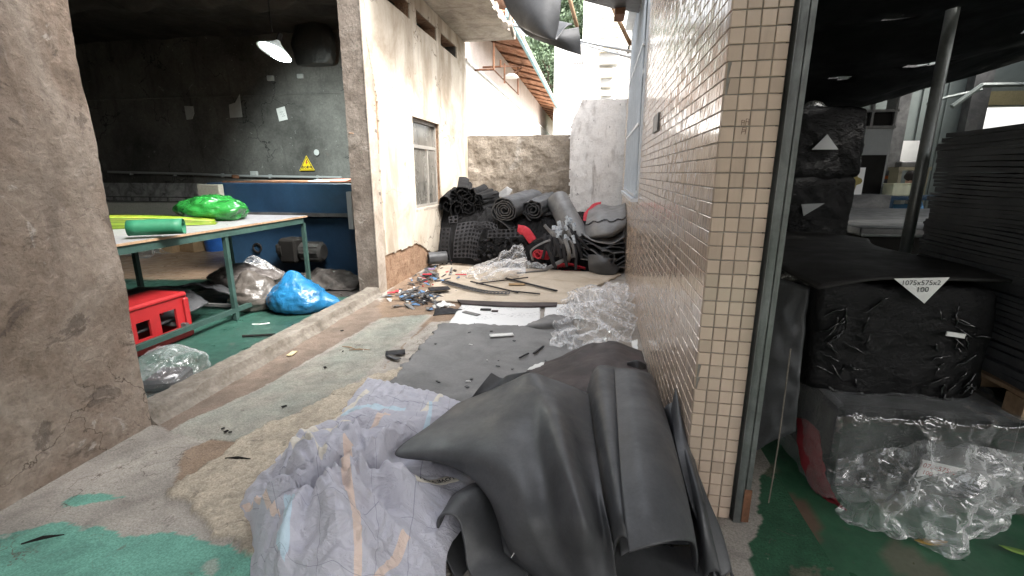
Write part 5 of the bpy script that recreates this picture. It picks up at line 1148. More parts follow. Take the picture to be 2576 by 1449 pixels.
crumple('rag', 'dark dusty rags piled along the foot of the blue machine', [[(-4.0, 5.5, .02), (-3.6, 5.55, .05), (-3.1, 5.6, .02)], [(-4.0, 5.75, .12), (-3.6, 5.75, .18), (-3.05, 5.75, .12)], [(-4.0, 6.0, .15), (-3.6, 6.0, .2), (-3.05, 6.0, .15)]], 30, 44, surf('rag_mat', [(.012, .011, .01), (.035, .03, .027), (.06, .055, .05)], scale=9., fine=.3), 1.15, .05, 28, th=.006, cat='rags')
# ================================================================== heap of foam at the end of the alley
HPv = [(-2.55, 7.75), (-2.0, 7.62), (-1.4, 7.45), (-.7, 7.4), (-.2, 7.35), (.45, 7.4)]
hx_ = np.linspace(-2.58, .5, 110); hy_ = np.linspace(7.2, 9.6, 80); X, Y = np.meshgrid(hx_, hy_, indexing='ij')
top = np.interp(X, [-2.6, -2.2, -1.4, -.9, -.3, .5], [.85, 1.0, .78, .72, .70, .72]); fr = np.interp(X, [p[0] for p in HPv], [p[1] for p in HPv])
Zh = top*np.clip((Y-fr)/.42, 0, 1)**.7+.05*fbm(X*5, Y*5, 2, 4)+.06*fbm(X*11, Y*11, 3, 3, ridged=True); Zh = np.where(Y < fr+.01, -.02, Zh)
sheet_obj('foam_heap', np.stack([X, Y, Zh], -1), M['foam_shaded'], th=.05, smooth=False, kind='stuff', label='mass of black foam scraps heaped at the end of the alley', cat='foam heap')
def hz_at(x, y):
    i = int(np.clip(np.searchsorted(hx_, x), 0, len(hx_)-1)); j = int(np.clip(np.searchsorted(hy_, y), 0, len(hy_)-1)); return float(Zh[i, j])
GR = 'foam rolls thrown on the heap'
def roll(label, c, d, r0, r1, turns, L, m='foam', **kw):
    q = MB(); rollmesh(q, c, d, r0, r1, turns, L, **kw); return q.build('foam_roll', M[m], smooth='auto', label=label, cat='foam roll', group=GR)
c = AY(1268, 528, 7.55); roll('thick black foam roll with its spiral end facing out at the heap top', c, (.35, 1, .10), .03, .235, 4.6, 1.1, th=.016, squash=.8, wob=.22, seed=3, n=170, tail=.25, start=.4)
for k in range(9):
    x, y, r_ = ((1122, 515, .10), (1140, 500, .11), (1152, 494, .10), (1165, 488, .12), (1182, 498, .13), (1198, 505, .12), (1150, 525, .11), (1175, 522, .12), (1205, 525, .09))[k]
    c = AY(x, y, 7.85+.04*(k % 3)); q = MB(); rollmesh(q, c, (.25*math.sin(k*1.7), 1, .10+.10*math.cos(k*2.1)), .02, r_*1.15, 1.6+.3*(k % 3), .7, .011, 1.35-.5*(k % 2), .75, 40+k, n=80, start=k*1.3, tail=.12 if k % 2 else 0)
    q.build('foam_roll', M['foam_shaded'], smooth='auto', label=('lowest curled black sheet of the tangle, against the plastered wall', 'curled black sheet low in the tangle beside the window corner', 'curled black sheet left of the tallest loop in the tangle', 'tallest curled black loop sticking up from the tangle', 'curled black sheet just right of the tallest loop', 'curled black sheet of the tangle touching the spiral roll', 'small curled sheet tucked under the left of the tangle', 'curled sheet at the lower middle of the tangle', 'flattened curl at the lower right of the tangle beside the spiral roll')[k], cat='foam roll', group='curled sheets on the left of the heap')
c = AY(1340, 528, 7.7); roll('flattened black foam roll left of the shiny grey roll on the heap', c, (.25, 1, .12), .02, .19, 3.4, .9, th=.014, squash=.85, wob=.35, seed=5, n=130, start=2.)
c = AY(1380, 520, 8.0); roll('slim curled black sheet standing out above the heap middle', c, (.3, 1, .25), .01, .09, 1.7, .6, th=.012, wob=.3, seed=8, start=1.)
a = Vector(AY(1462, 612, 7.45)); b3 = Vector(AY(1408, 512, 8.05)); roll('shiny grey foam roll leaning diagonally on the heap', a, b3-a, .10, .185, 2.4, (b3-a).length+.1, m='foam_grey', th=.014, wob=.06, seed=9, n=110, start=1.)
# big folded bundle on the right: tied roll above, loose layers below
bu_ = thing('folded_foam_bundle', 'big folded bundle of grey black foam tied with a cord against the tiled wall', 'foam bundle', (0, 0, 0))
UR = spl([[AY(1482, 524, 8.1), AY(1508, 514, 8.15), AY(1545, 518, 8.1), AY(1574, 508, 8.0)], [AY(1476, 545, 7.75), AY(1508, 538, 7.62), AY(1545, 536, 7.6), AY(1575, 530, 7.65)], [AY(1472, 570, 7.5), AY(1505, 562, 7.3), AY(1545, 560, 7.26), AY(1576, 552, 7.36)],
    [AY(1468, 598, 7.4), AY(1500, 590, 7.16), AY(1538, 586, 7.12), AY(1572, 570, 7.25)], [AY(1472, 606, 7.5), AY(1502, 600, 7.3), AY(1538, 596, 7.3), AY(1568, 580, 7.4)]], 50, 40)
UR[..., 2] += .012*fbm(UR[..., 0]*5, UR[..., 1]*4, 2, 3); sheet_obj('upper_roll', UR, M['foam_grey'], bu_, th=.016)
q = MB(); q.tube([tuple(UR[22+int(2*math.sin(j*.6)), j]+np.array([0, -.008, .008])) for j in range(1, 39)], .011, 6); q.build('tie_cord', M['foam2'] if 'foam2' in M else M['foam'], bu_)
UB = spl([[AY(1476, 545, 7.9), AY(1474, 572, 7.6), AY(1470, 600, 7.5)], [AY(1500, 560, 7.9), AY(1500, 580, 7.7), AY(1500, 605, 7.6)]], 12, 16)
for k in range(7):
    a_ = AY(1466, 592+k*11, 7.28); b_ = AY(1576, 600+k*12, 7.24)
    r0 = [AY(1462+4*math.sin(k*2), 588+k*11+6*math.sin(k), 7.28), AY(1490, 600+k*11+7*math.sin(k*1.7+1), 7.18), AY(1515, 612+k*11+8*math.sin(k*2.3), 7.12), AY(1542, 606+k*12+8*math.sin(k*1.3+2), 7.14), AY(1572, 596+k*13+4*math.sin(k), 7.22)]
    rows = [[(p[0], p[1]+dy, p[2]+dz) for p in r0] for dy, dz in ((0, 0), (.25, .02), (.6, .03))]
    sheet_obj('foam_layer', spl(rows, 12, 40), M['foam_grey' if k % 3 == 0 else 'foam'], bu_, th=.016)
P = spl([[AY(1478, 640, 7.12), AY(1505, 640, 7.02), AY(1530, 648, 6.98), AY(1552, 652, 7.02)], [AY(1480, 668, 7.05), AY(1505, 664, 6.95), AY(1528, 660, 6.93), AY(1540, 655, 7.05)], [AY(1482, 682, 7.1), AY(1510, 690, 7.0), AY(1545, 690, 7.0), AY(1560, 675, 7.1)]], 26, 30)
sheet_obj('curled_flap', P, M['foam'], bu_, th=.014)
q = MB(); rollmesh(q, AY(1528, 652, 6.98), (-.15, 1, .05), .02, .13, 1.3, .5, .014, 1., .2, 31, n=50, start=.3); q.build('curled_flap', M['foam'], bu_, smooth='auto')
# perforated nets
def perfo(nx, ny, cell, fn, th=.01, r=.38, seg=8):
    V = []; F = []
    for i in range(nx):
        for j in range(ny):
            b0 = len(V); cx_, cy_ = (i+.5)*cell, (j+.5)*cell
            sq = [(.5, 0), (.5, .5), (0, .5), (-.5, .5), (-.5, 0), (-.5, -.5), (0, -.5), (.5, -.5)]
            for k in range(8): V.append((cx_+sq[k][0]*cell, cy_+sq[k][1]*cell))
            for k in range(8): a_ = k*math.pi/4; V.append((cx_+r*cell*math.cos(a_), cy_+r*cell*math.sin(a_)))
            for k in range(8): F.append((b0+k, b0+(k+1) % 8, b0+8+(k+1) % 8, b0+8+k))
    W = np.array([fn(u/(nx*cell), v/(ny*cell)) for u, v in V]); n = len(W)
    e = 1e-3; N = np.array([np.cross(np.array(fn(u/(nx*cell)+e, v/(ny*cell)))-np.array(fn(u/(nx*cell), v/(ny*cell))), np.array(fn(u/(nx*cell), v/(ny*cell)+e))-np.array(fn(u/(nx*cell), v/(ny*cell)))) for u, v in V]); N /= np.linalg.norm(N, axis=1)[:, None]+1e-9
    V2 = np.concatenate([W+N*th/2, W-N*th/2]); F2 = []
    for f in F: F2.append(f); F2.append(tuple(i+n for i in f[::-1])); F2.append((f[3], f[2], f[2]+n, f[3]+n)); F2.append((f[1], f[0], f[0]+n, f[1]+n))
    return V2, F2
def net(label, ctrl, nx, ny, cell, group=None, m='foam', r=.38):
    C = np.array(ctrl, float); S = spl(C, 24, 24)
    def fn(u, v):
        u = min(max(u, 0), 1.02); v = min(max(v, 0), 1.02); x, y = u*22.5, v*22.5; i, j = int(x), int(y); i = min(i, 22); j = min(j, 22); fx, fy = x-i, y-j
        return (S[i, j]*(1-fx)+S[i+1, j]*fx)*(1-fy)+(S[i, j+1]*(1-fx)+S[i+1, j+1]*fx)*fy
    V, F = perfo(nx, ny, cell, fn, r=r); return link('perforated_sheet', mesh_of('perforated_sheet', V, F), M[m], label=label, cat='foam sheet', group=group)
M['foam2'] = surf('charcoal_foam_mat', [(.016, .016, .018), (.028, .028, .031), (.042, .042, .046)], scale=4., rough=.7, spec=.25, bump=.1)
GN = 'perforated foam nets on the heap'
net('perforated black foam strip with two rows of holes lying level on the heap front', [[AY(1228, 578, 7.36), AY(1280, 576, 7.32), AY(1332, 572, 7.34)], [AY(1226, 598, 7.30), AY(1280, 597, 7.26), AY(1334, 596, 7.28)]], 2, 9, .05, GN, 'foam2')
net('small perforated square on the heap top beside the curled sheets', [[AY(1128, 545, 7.55), AY(1153, 541, 7.55)], [AY(1130, 561, 7.5), AY(1152, 560, 7.5)]], 2, 2, .05, GN, 'foam2')
net('perforated foam column hanging at the left side of the heap', [[AY(1112, 572, 7.55), AY(1134, 572, 7.5)], [AY(1108, 620, 7.5), AY(1130, 622, 7.42)], [AY(1112, 668, 7.48), AY(1138, 672, 7.38)]], 9, 2, .055, GN, 'foam2', r=.34)
net('largest perforated foam net draped over the left front of the heap', [[AY(1150, 562, 7.6), AY(1190, 556, 7.58), AY(1224, 560, 7.55)], [AY(1142, 605, 7.42), AY(1180, 600, 7.38), AY(1205, 605, 7.36)], [AY(1140, 650, 7.36), AY(1175, 650, 7.3), AY(1200, 655, 7.28)]], 9, 7, .06, GN, 'foam2')
net('perforated flap with two rows of holes left of the grey roll', [[AY(1192, 560, 7.5), AY(1225, 556, 7.5), AY(1252, 566, 7.48)], [AY(1205, 576, 7.45), AY(1232, 574, 7.42), AY(1256, 590, 7.4)]], 2, 5, .055, GN, 'foam2')
# blocks and strips in the heap
for k in range(60):
    x = R.uniform(1190, 1330); y = R.uniform(598, 655); Yd = 7.42-.10*(y-598)/57; c = AY(x, y, Yd)
    q = MB(); s_ = R.uniform(.05, .13); q.box((0, 0, 0), (s_, s_*R.uniform(.4, .9), .02+.02*R.random()), rot=Euler((R.uniform(-1, 1), R.uniform(-.8, .8), R.uniform(0, 3))))
    q.build('foam_offcut', M['foam2' if k % 4 == 0 else 'foam_shaded'], label='small black foam offcut in the heap below the perforated strip', cat='foam offcut', group='small black offcuts on the heap', loc=c)
def strip(name, label, pts, w_, m, th=.012, twist=0., group=None, cat='foam strip', parent=None, n=24, upv=(0, 0, 1)):
    C = cr(np.array(pts, float), n); T = np.gradient(C, axis=0); T /= np.linalg.norm(T, axis=1)[:, None]; S = np.cross(T, np.array(upv, float)); S /= np.linalg.norm(S, axis=1)[:, None]+1e-9
    U_ = np.cross(S, T); a_ = np.linspace(0, twist, n)[:, None]; W_ = S*np.cos(a_)+U_*np.sin(a_)
    P = np.stack([C-W_*w_/2, C-W_*w_/6, C+W_*w_/6, C+W_*w_/2], 1)
    return sheet_obj(name, P, m, parent, th=th, label=label if parent is None else None, cat=cat if parent is None else None, group=group)
M['fleck'] = surf('flecked_foam_mat', [(.16, .19, .22), (.42, .46, .5), (.6, .63, .66)], scale=22., fine=.3, fscale=60, bump=.3)
sb = thing('strip_bundle', 'spilling bundle of grey foam strips with pale flecked ends on the heap', 'foam bundle', (0, 0, 0))
for k in range(26):
    x0 = R.uniform(1368, 1445); y0 = R.uniform(545, 600); x1 = x0+R.uniform(-18, 45); y1 = y0+R.uniform(45, 90); xm = (x0+x1)/2+R.uniform(-8, 8); ym = (y0+y1)/2-R.uniform(0, 12)
    yd = 7.3-.0022*(y0-545); A_ = AY(x0, y0, yd); B_ = AY(xm, ym, yd-.06); C_ = AY(x1, y1, yd-.04)
    s1 = strip('foam_strip', '', [A_, B_, C_], R.uniform(.035, .06), M['foam2' if k % 3 else 'foam_grey'], .02, R.uniform(-.8, .8), parent=sb, upv=(0, 1, .3))
    if k % 2 == 0:
        D_ = np.array(A_)+np.array([.02*R.random(), -.03, .01]); E_ = D_+(np.array(B_)-np.array(A_))*.5
        strip('flecked_face', '', [D_, (D_+E_)/2+np.array([0, -.01, .01]), E_], R.uniform(.04, .06), M['fleck'], .012, R.uniform(-.5, .5), parent=sb, upv=(0, 1, .3))
strip('red_strip', 'broad red foam strip curving down the middle of the heap', [AY(1302, 576, 7.3), AY(1322, 582, 7.25), AY(1340, 606, 7.22)], .14, M['red_foam'], .02, .2, upv=(.3, 1, 0), cat='foam strip')
q = MB(); rollmesh(q, AY(1352, 640, 7.2), (.5, .8, -.2), .03, .085, 1.6, .25, .014, .9, .2, 71, n=40); q.build('red_roll', M['red_foam'], smooth='auto', label='short red foam curl below the broad red strip', cat='foam roll')
crumple('red_sheet', 'bright red foam sheet sticking up behind the folded bundle', [[AY(1470, 530, 8.0), AY(1492, 508, 8.1), AY(1512, 502, 8.2)], [AY(1468, 545, 7.9), AY(1492, 528, 8.0), AY(1510, 518, 8.1)], [AY(1470, 560, 7.8), AY(1490, 545, 7.9), AY(1515, 530, 8.0)]], 20, 20, M['red_foam'], 1.04, .02, 32, th=.012, cat='foam sheet')
crumple('red_sheet', 'dark red foam piece on the board edge below the strip bundle', [[AY(1404, 662, 7.25), AY(1430, 658, 7.25), AY(1470, 668, 7.25)], [G(1404, 672, .03), G(1435, 670, .05), G(1470, 676, .02)], [G(1404, 678, .0), G(1435, 680, .01), G(1465, 681, .0)]], 20, 24, M['red_foam'], 1.08, .02, 33, th=.012, cat='foam sheet')
for k, (pts, w_) in enumerate((([AY(1385, 650, 7.2), AY(1420, 610, 7.2), AY(1450, 600, 7.3)], .05), ([G(1300, 690, .02), G(1360, 682, .04), AY(1415, 655, 7.2), AY(1445, 640, 7.2)], .06), ([AY(1330, 612, 7.25), AY(1370, 598, 7.2), AY(1400, 590, 7.25)], .05), ([AY(1420, 600, 7.1), AY(1432, 640, 7.05), G(1425, 672, .03)], .06), ([AY(1340, 655, 7.15), AY(1336, 630, 7.1), AY(1362, 612, 7.12), AY(1385, 603, 7.15)], .03))):
    strip('foam_strip', ('grey strip crossing above the red curl', 'long grey strip running out from the heap onto the board', 'dark strip over the broad red strip', 'grey strip hanging down to the board below the bundle', 'thin strip looped round the red curl')[k], pts, w_, M['foam_grey' if k != 2 else 'foam2'], .014, .6, group='loose strips before the heap', upv=(.2, 1, .4))
for k, (a0, b0) in enumerate((((1245, 492), (1275, 470)), ((1292, 492), (1322, 478)))):
    q = MB(); q.prism([AY(a0[0], a0[1], 8.6), AY(b0[0], b0[1], 8.7), AY(b0[0]+14, b0[1]+8, 8.7), AY(a0[0]+30, a0[1]+6, 8.6)], (0, .02, .01)); q.build('foam_board', M['foam_grey'], label=('grey board leaning on the end wall above the spiral roll', 'narrow grey board leaning above the heap near the end wall')[k], cat='board')
crumple('clear_sheet', 'crumpled clear plastic sheet spilling from the heap onto the pale board', [[AY(1235, 652, 7.2), AY(1272, 628, 7.2), AY(1310, 612, 7.25)], [AY(1195, 668, 7.15), AY(1260, 655, 6.95), AY(1318, 640, 7.0)], [G(1165, 690, .05), G(1230, 685, .16), G(1310, 680, .18)], [G(1185, 700, .0), G(1235, 706, .01), G(1290, 698, .01)]], 72, 64, M['film_bright'], 1.25, .05, 51, nscale=5.)
crumple('clear_sheet', 'small clear plastic crumple beside the red curl', [[AY(1312, 650, 7.1), AY(1340, 655, 7.05), AY(1372, 660, 7.1)], [AY(1312, 665, 7.05), AY(1340, 668, 6.95), AY(1368, 672, 7.0)], [G(1310, 685, .01), G(1340, 685, .02), G(1365, 682, .01)]], 34, 34, M['film_thick'], 1.2, .03, 52)

# ================================================================== boards and sheets lying on the alley floor
def lying(name, label, pix, z, th, m, cat, n=40, amp=.006, f=2.5, seed=0, jag=.012, edge_up=0.):
    """flat sheet: four corner pixels on the ground, slightly wavy with an uneven rim"""
    C = [np.array(G(x, y)) for x, y in pix]; u = np.linspace(0, 1, n); U, V = np.meshgrid(u, u, indexing='ij')
    P = (C[0]*(1-U)[..., None]+C[1]*U[..., None])*(1-V)[..., None]+(C[3]*(1-U)[..., None]+C[2]*U[..., None])*V[..., None]
    rim = np.minimum(np.minimum(U, 1-U), np.minimum(V, 1-V)); k = np.clip(1-rim*14, 0, 1)
    P[..., 0] += jag*k*fbm(P[..., 1]*9, P[..., 0]*9, seed, 3)*2; P[..., 1] += jag*k*fbm(P[..., 0]*9, P[..., 1]*9, seed+4, 3)*2
    P[..., 2] = z+amp*(.5+.5*fbm(P[..., 0]*f+seed, P[..., 1]*f, seed, 3))+edge_up*k*np.clip(fbm(P[..., 0]*3, P[..., 1]*3, seed, 2), 0, 1)
    return sheet_obj(name, P, m, th=th, label=label, cat=cat)
M['board'] = surf('pale_board_mat', [(.40, .33, .25), (.52, .45, .36), (.58, .51, .42)], scale=2.2, distort=1.2, fine=.12, fscale=40, bump=.25, bscale=20, spots=(5., .64, (.36, .27, .19), .5), spots2=(12., .70, (.22, .17, .13), .6))
t = NT('news_mat'); p_ = t.pos(); base = t.mix(t.noise(p_, 5., 5), (.70, .71, .71), (.78, .79, .79))
wv = t.noise(t.map(p_, (26, 70, 1)), 1., 2, .5); blk = t.ramp(t.noise(p_, 3.2, 2), [(.52, 0.), (.54, 1.)]); lnn = t.ramp(wv, [(.56, 0.), (.60, 1.)])
t.bsdf(t.mix(t.ma('MULTIPLY', t.ma('MULTIPLY', blk, lnn), .6), base, (.22, .23, .25)), .7, .3); M['news'] = t.m
bd = lying('floor_board', 'pale beige worn board lying on the alley floor before the heap', [(1075, 760), (1420, 768), (1562, 692), (1105, 668)], .022, .02, M['board'], 'board', amp=.012, seed=1, jag=.03)
q = MB(); P0 = [G(x, y, .018) for x, y in ((1150, 757), (1160, 766), (1250, 772), (1330, 774), (1400, 772), (1402, 764), (1300, 764), (1200, 760))]; q.prism(P0, (0, 0, .02)); q.build('board_rim', M['foam_brown'], label='dark broken front edge of a board under the pale board', cat='board')
lying('printed_sheet', 'large white printed sheet lying between the pale board and the black mat', [(1122, 826), (1360, 828), (1358, 768), (1165, 764)], .013, .003, M['news'], 'paper', amp=.006, seed=2, jag=.006)
lying('printed_sheet', 'second white printed sheet half hidden under the clear plastic', [(1368, 800), (1470, 806), (1440, 768), (1372, 767)], .012, .003, M['news'], 'paper', amp=.005, seed=3, jag=.006)
lying('black_mat', 'wide dusty dark grey foam mat spread flat on the alley floor', [(940, 1010), (1560, 1060), (1440, 826), (1112, 818)], .016, .012, M['foam_dusty'], 'mat', n=60, amp=.010, seed=4, jag=.05, edge_up=.03)
lying('black_sheet', 'black foam sheet on the ground in front of the draped heap', [(1240, 1640), (1860, 1640), (1790, 1380), (1290, 1385)], .012, .01, M['foam'], 'foam sheet', amp=.02, seed=5, jag=.03)
# flat scraps on mat and board
def scrap(name, label, x, y, lx, ly, rz, m, z=.03, th=.006, cat='foam strip', group=None, bend=0.):
    c = G(x, y); n = 8; P = np.empty((n, 3, 3)); ca, sa = math.cos(rz), math.sin(rz)
    for i in range(n):
        for j in range(3):
            u = (i/(n-1)-.5)*lx; v = (j-1)*.5*ly+bend*(u*u/(lx*lx)-.25)*lx; P[i, j] = (c[0]+u*ca-v*sa, c[1]+u*sa+v*ca, z+th)
    return sheet_obj(name, P, m, th=th, label=label, cat=cat, group=group)
for k, (x0, y0, x1, y1, w_, lab) in enumerate(((1268, 707, 1396, 740, .035, 'thick black strip lying diagonally on the right of the pale board'), (1182, 716, 1300, 745, .022, 'black strip crossing the ladder strip on the pale board'), (1290, 742, 1358, 749, .025, 'short black strip near the front edge of the pale board'), (1200, 722, 1330, 706, .012, 'thin dark cord lying across the pale board'))):
    a = G(x0, y0); b3 = G(x1, y1); L_ = math.dist(a, b3); scrap('black_strip', lab, (x0+x1)/2, (y0+y1)/2, L_, w_, math.atan2(b3[1]-a[1], b3[0]-a[0]), M['foam2'], .045, .014)
lad = [G(1120, 708, .05), G(1170, 722, .055), G(1230, 734, .05), G(1308, 737, .05)]
S2 = cr(np.array(lad), 24); T2 = np.gradient(S2, axis=0); T2 /= np.linalg.norm(T2, axis=1)[:, None]; W2 = np.stack([-T2[:, 1], T2[:, 0], 0*T2[:, 0]], 1)
net('black ladder shaped foam strip with square holes on the pale board', np.stack([S2-W2*.06, S2, S2+W2*.06], 1)[::3], 22, 1, .1, None, 'foam', r=.36)
for k, (x, y, lx, ly, rz, m, z, lab, cat) in enumerate(((1300, 722, .22, .10, .2, 'card', .04, 'small yellowish card on the pale board', 'card'), (1262, 852, .22, .07, .35, 'paper', .035, 'torn white paper scrap lying on the dusty mat', 'paper'), (1355, 890, .20, .018, 1.25, 'foam2', .035, 'thin dark rod on the dusty mat', 'strip'), (1318, 905, .13, .014, 1.1, 'foam2', .035, 'short bent dark strip on the dusty mat', 'strip'),
        (1185, 793, .22, .06, -.5, 'foam_grey', .02, 'grey foam strip on the left of the printed sheet', 'strip'), (1222, 783, .12, .06, .1, 'foam2', .02, 'dark scrap on the printed sheet', 'scrap'), (1245, 787, .07, .05, .1, 'foam_brown', .02, 'small brown scrap on the printed sheet', 'scrap'), (995, 893, .16, .10, .4, 'foam2', .02, 'black foam scrap at the left edge of the dusty mat', 'scrap'), (990, 905, .14, .05, -.5, 'foam', .02, 'folded black scrap beside the left edge of the dusty mat', 'scrap'), (735, 893, .045, .10, .1, 'dry_tag', .012, 'cream paper tag lying on the painted path', 'tag'))):
    if m == 'dry_tag': M['dry_tag'] = plain('cream_tag_mat', (.66, .56, .34), .8)
    scrap('scrap_' + cat if cat != 'strip' else 'black_strip', lab, x, y, lx, ly, rz, M[m], z, .008, cat)
# black crumpled flap at right of printed sheet and brown sheets near the wall
crumple('black_flap', 'creased grey black foam flap between the printed sheet and the clear plastic', [[G(1325, 820, .03), G(1370, 822, .04), G(1440, 818, .04)], [G(1330, 808, .06), G(1375, 800, .12), G(1440, 795, .1)], [G(1360, 795, .04), G(1390, 785, .08), G(1440, 790, .03)]], 24, 30, M['foam_dusty'], 1.04, .03, 61, th=.008, cat='foam sheet')
fl = lambda x, y: 0*x+.02
crumple('clear_sheet', 'big glittering heap of crumpled clear plastic against the tiled wall', [[G(1390, 865, .02), G(1440, 868, .05), G(1510, 875, .12), G(1590, 850, .1)], [G(1405, 800, .06), G(1460, 800, .18), G(1530, 800, .20), G(1598, 800, .13)], [G(1425, 760, .08), G(1480, 758, .24), G(1540, 754, .26), G(1590, 752, .16)], [G(1440, 728, .04), G(1490, 720, .12), G(1540, 712, .16), G(1575, 715, .08)]], 110, 100, M['film_bright'], 1.3, .05, 62, nscale=8., floor=fl, steps=50)
crumple('brown_sheet', 'brownish black foam sheet crumpled behind the large draped sheet', [[G(1400, 890, .06), G(1470, 862, .16), G(1540, 850, .18), G(1612, 872, .14)], [G(1345, 915, .08), G(1430, 905, .20), G(1530, 900, .26), G(1625, 915, .22)], [G(1300, 945, .10), G(1400, 960, .28), G(1500, 960, .32), G(1630, 960, .3)], [G(1300, 985, .05), G(1400, 1010, .2), G(1500, 1010, .25), G(1630, 1010, .25)]], 44, 50, M['foam_brown'], 1.035, .03, 63, th=.01, cat='foam sheet', nscale=3., bend=.5)
crumple('white_fragment', 'torn white plastic fragment lying on the dusty mat beside the brown sheet', [[G(1320, 922, .05), G(1350, 905, .07), G(1400, 895, .06)], [G(1330, 930, .06), G(1360, 920, .09), G(1410, 903, .08)]], 12, 24, M['paper'], 1.05, .02, 64, th=.003, cat='plastic')
crumple('black_flap', 'small black foam flap standing against the tiled wall', [[G(1580, 900, .26), G(1605, 895, .28), G(1625, 905, .25)], [G(1575, 945, .12), G(1605, 945, .16), G(1628, 950, .12)]], 16, 20, M['foam'], 1.05, .02, 65, th=.01, cat='foam sheet')
crumple('white_bag', 'strip of white plastic showing between black sheets and tiled wall', [[G(1590, 850, .12), G(1604, 846, .14)], [G(1592, 880, .12), G(1606, 880, .14)], [G(1580, 910, .06), G(1604, 905, .08)]], 16, 10, M['paper'], 1.1, .02, 66, th=.003, cat='plastic')
# scraps at the foot of the plastered wall
cols = {'blue': plain('blue_scrap_mat', (.12, .24, .42), .6), 'white': M['paper'], 'foam': M['foam'], 'grey': M['foam_grey'], 'red': M['red_foam'], 'tan': M['card'], 'violet': plain('violet_scrap_mat', (.34, .24, .42), .7), 'yellow': plain('yellow_scrap_mat', (.6, .45, .1), .7)}
names = ['foam']*16+['grey']*6+['blue']*4+['white']*3+['tan']+['red']
desc = {'blue': 'blue plastic scrap', 'white': 'white plastic scrap', 'foam': 'black foam scrap', 'grey': 'grey foam scrap', 'red': 'red foam scrap', 'tan': 'tan card scrap', 'violet': 'violet scrap', 'yellow': 'yellow scrap'}
for k in range(190):
    t_ = R.random()
    if k < 120: x, y = R.gauss(1062, 40), R.gauss(752, 13)
    else: x, y = R.gauss(1082, 32), R.gauss(700, 14)
    c = G(x, y)
    if c[0] < -2.5: c = (-2.5+.2*R.random(), c[1], 0)
    kind = R.choice(names); hgt = .008+.06*math.exp(-((x-1062)/35)**2-((y-752)/11)**2)*R.random()+(.05*R.random() if k >= 120 else 0)
    q = MB(); L_ = R.uniform(.05, .2) if kind in ('foam', 'grey') else R.uniform(.03, .10); W_ = R.uniform(.015, .06)
    pts = [(-L_/2, -W_/2*R.uniform(.3, 1), 0), (0, -W_/2, .01*R.random()), (L_/2, -W_/2*R.uniform(.2, 1), 0), (L_/2*R.uniform(.8, 1.1), W_/2*R.uniform(.3, 1), 0), (0, W_/2, .02*R.random()), (-L_/2, W_/2*R.uniform(.3, 1), 0)]
    q.prism(pts, (0, 0, .006)); q.build('litter_scrap', cols[kind], label=desc[kind]+' in the litter strewn at the foot of the plastered wall', cat='scrap', group=desc[kind]+'s in the wall litter', loc=(c[0], c[1], hgt+.006), rot=(R.uniform(-.35, .35), R.uniform(-.35, .35), R.uniform(0, 6.3)))
q = MB(); rollmesh(q, (*G(1078, 672)[:2], .14), (.8, .5, 0), .05, .11, 1.3, .3, .012, .9, .2, 81, n=40); q.build('foam_roll', M['foam'], smooth='auto', label='curled black foam piece in the litter against the plastered wall', cat='foam roll')
scrap('litter_square', 'square grey foam piece lying on top of the litter near the board', 1105, 740, .26, .17, .5, M['foam2'], .07, .012, 'foam piece')
scrap('violet_scrap', 'violet scrap in the litter under the plaster wall', 1086, 690, .10, .07, .3, cols['violet'], .08, .01, 'scrap')
scrap('red_scrap', 'red scrap below the violet one in the litter', 1075, 702, .13, .05, .1, cols['red'], .07, .01, 'scrap')
scrap('red_scrap', 'thin red scrap lying on the left of the pale board', 1160, 699, .16, .03, .1, cols['red'], .05, .01, 'scrap')
scrap('red_scrap', 'red scrap at the left end of the litter', 985, 742, .10, .05, .4, cols['red'], .03, .01, 'scrap')
crumple('white_cloth', 'white crumpled plastic at the right end of the litter', [[G(1090, 760, .06), G(1115, 752, .08), G(1140, 757, .05)], [G(1092, 768, .03), G(1115, 764, .05), G(1142, 766, .02)]], 14, 18, M['paper'], 1.15, .02, 67, th=.003, cat='plastic')
crumple('black_flap', 'folded black sheet end beside the yellow tape in the litter', [[G(1092, 790, .02), G(1120, 785, .03), G(1165, 785, .02)], [G(1095, 770, .08), G(1125, 768, .08), G(1165, 772, .04)]], 16, 20, M['foam2'], 1.06, .02, 68, th=.01, cat='foam sheet')
crumple('yellow_tape', 'yellow crumpled tape at the corner of the printed sheet', [[G(1155, 775, .03), G(1178, 768, .05)], [G(1152, 784, .02), G(1174, 780, .03)]], 10, 10, cols['yellow'], 1.15, .02, 69, th=.004, cat='tape')
